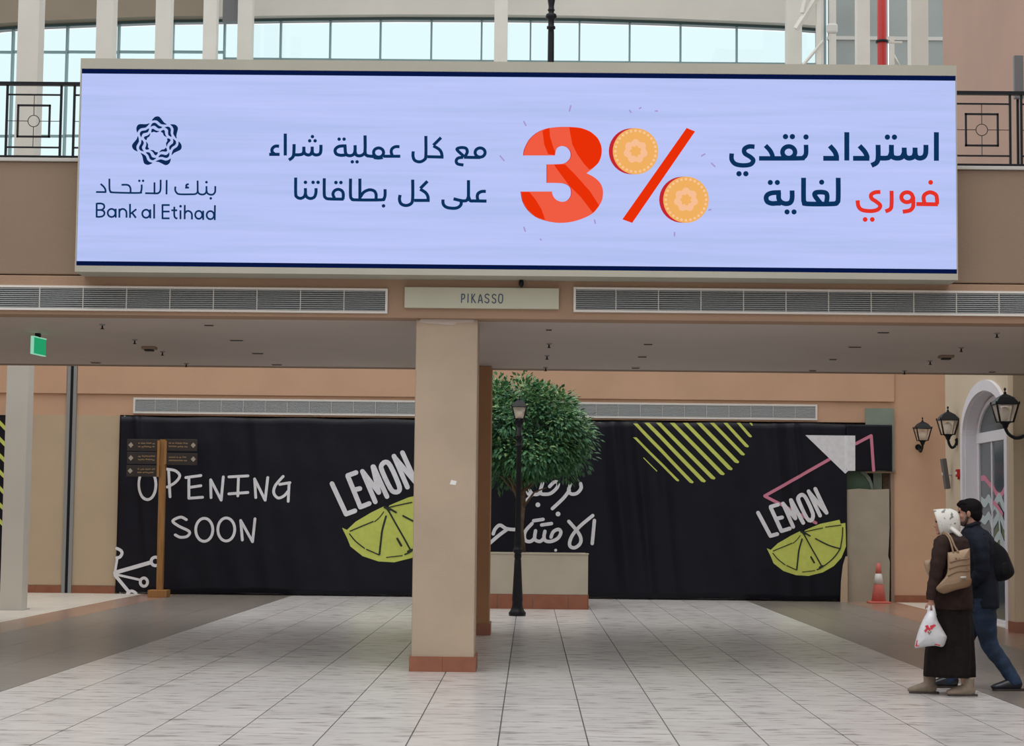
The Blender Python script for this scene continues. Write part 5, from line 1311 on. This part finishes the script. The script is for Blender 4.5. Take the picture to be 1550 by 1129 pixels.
sleeve([Qm(430,290,.14), Qm(430,318,.20), Qm(425,385,.225), Qm(420,455,.225), Qm(392,515,.21), Qm(374,550,.20)], [.055,.082,.072,.066,.055,.047], 4, mn, navy_m)
mb = MB()
for hip, kn, an, sd_ in ((hipA,kneeA,ankA,1), (hipB,kneeB,ankB,2)):
    c = smooth_curve([hip+Vector((0,0,.05)), hip+(kn-hip)*.35, kn, kn+(an-kn)*.55, an+Vector((0,0,-.01)), an+Vector((.01,0,-.04))], 6)
    rr = [.112,.105,.080,.068,.062,.066]; N = len(c)
    rad_ = []
    for i in range(N):
        t = i/(N-1)*5; a = int(min(t, 4)); rad_.append((rr[a]+(rr[a+1]-rr[a])*(t-a))*(1+.035*math.sin(i*2.1+sd_)))
    mb.tube(c, rad_, 20)
mb.ell(Qm(465,628,0), (.15,.165,.12))
remesh(mb, 'jeans', jean_m, mn, .009, 3)
shoe_m = mat('black_shoe', (.012,.014,.022), .35); ss = mat('shoe_sole', (.03,.022,.02), .6)
boot(Vector((ankA.x+.01, ankA.y, 0)), math.pi+.08, mn, shoe_m, ss, .07, name='shoe', k=1.12)
boot(Vector((ankB.x+.0, ankB.y, 0)), math.pi-.03, mn, shoe_m, ss, .07, name='shoe', k=1.12)
# backpack
bp_m = mat('black_backpack', (.004,.004,.006), .7, .3, 12, .5, 60, spec=.2)
bk = thing('backpack', Qm(560, 500, 0), 'black backpack hanging off the man\'s back', 'backpack')
mb = MB()
bo = [(482,292),(508,285),(545,312),(590,350),(618,410),(635,462),(622,488),(590,508),(545,512),(522,500),(500,440),(490,370)]
o2 = smooth_curve([Vector(p_) for p_ in bo], 4, True); cx = 560; cy = 410; N = len(o2); vs = []
prof = [(-.15,.30),(-.145,.62),(-.12,.86),(-.08,.98),(0,1.0),(.08,.98),(.12,.86),(.145,.62),(.15,.3)]
for (v, s_) in prof:
    for p_ in o2: vs.append(Qm(cx+(p_.x-cx)*s_, cy+(p_.y-cy)*s_, v))
fs = [(i*N+k, i*N+(k+1) % N, (i+1)*N+(k+1) % N, (i+1)*N+k) for i in range(len(prof)-1) for k in range(N)]
fs += [tuple(range(N-1, -1, -1)), tuple((len(prof)-1)*N+k for k in range(N))]
MB().add(vs, fs, 0, True).obj('main_bag', bp_m, bk)
flatbag([(560,400),(598,395),(622,450),(612,485),(575,495),(552,470)], -.155, .155, bp_m, bk, 'front_pocket', Qm, .05)
MB().tube(smooth_curve([Qm(500,300,-.12), Qm(470,268,-.16), Qm(440,285,-.215), Qm(430,340,-.235), Qm(445,420,-.24), Qm(490,470,-.17)], 5), [(.006,.024)]*26, 8).obj('strap', bp_m, bk)
MB().tube(smooth_curve([Qm(492,292,-.02), Qm(484,275,0), Qm(496,268,.02), Qm(505,285,.03)], 4), .008, 8).obj('haul_loop', bp_m, bk)

# the private origin note is not needed any more
for o in bpy.data.objects:
    if '_o' in o: del o['_o']
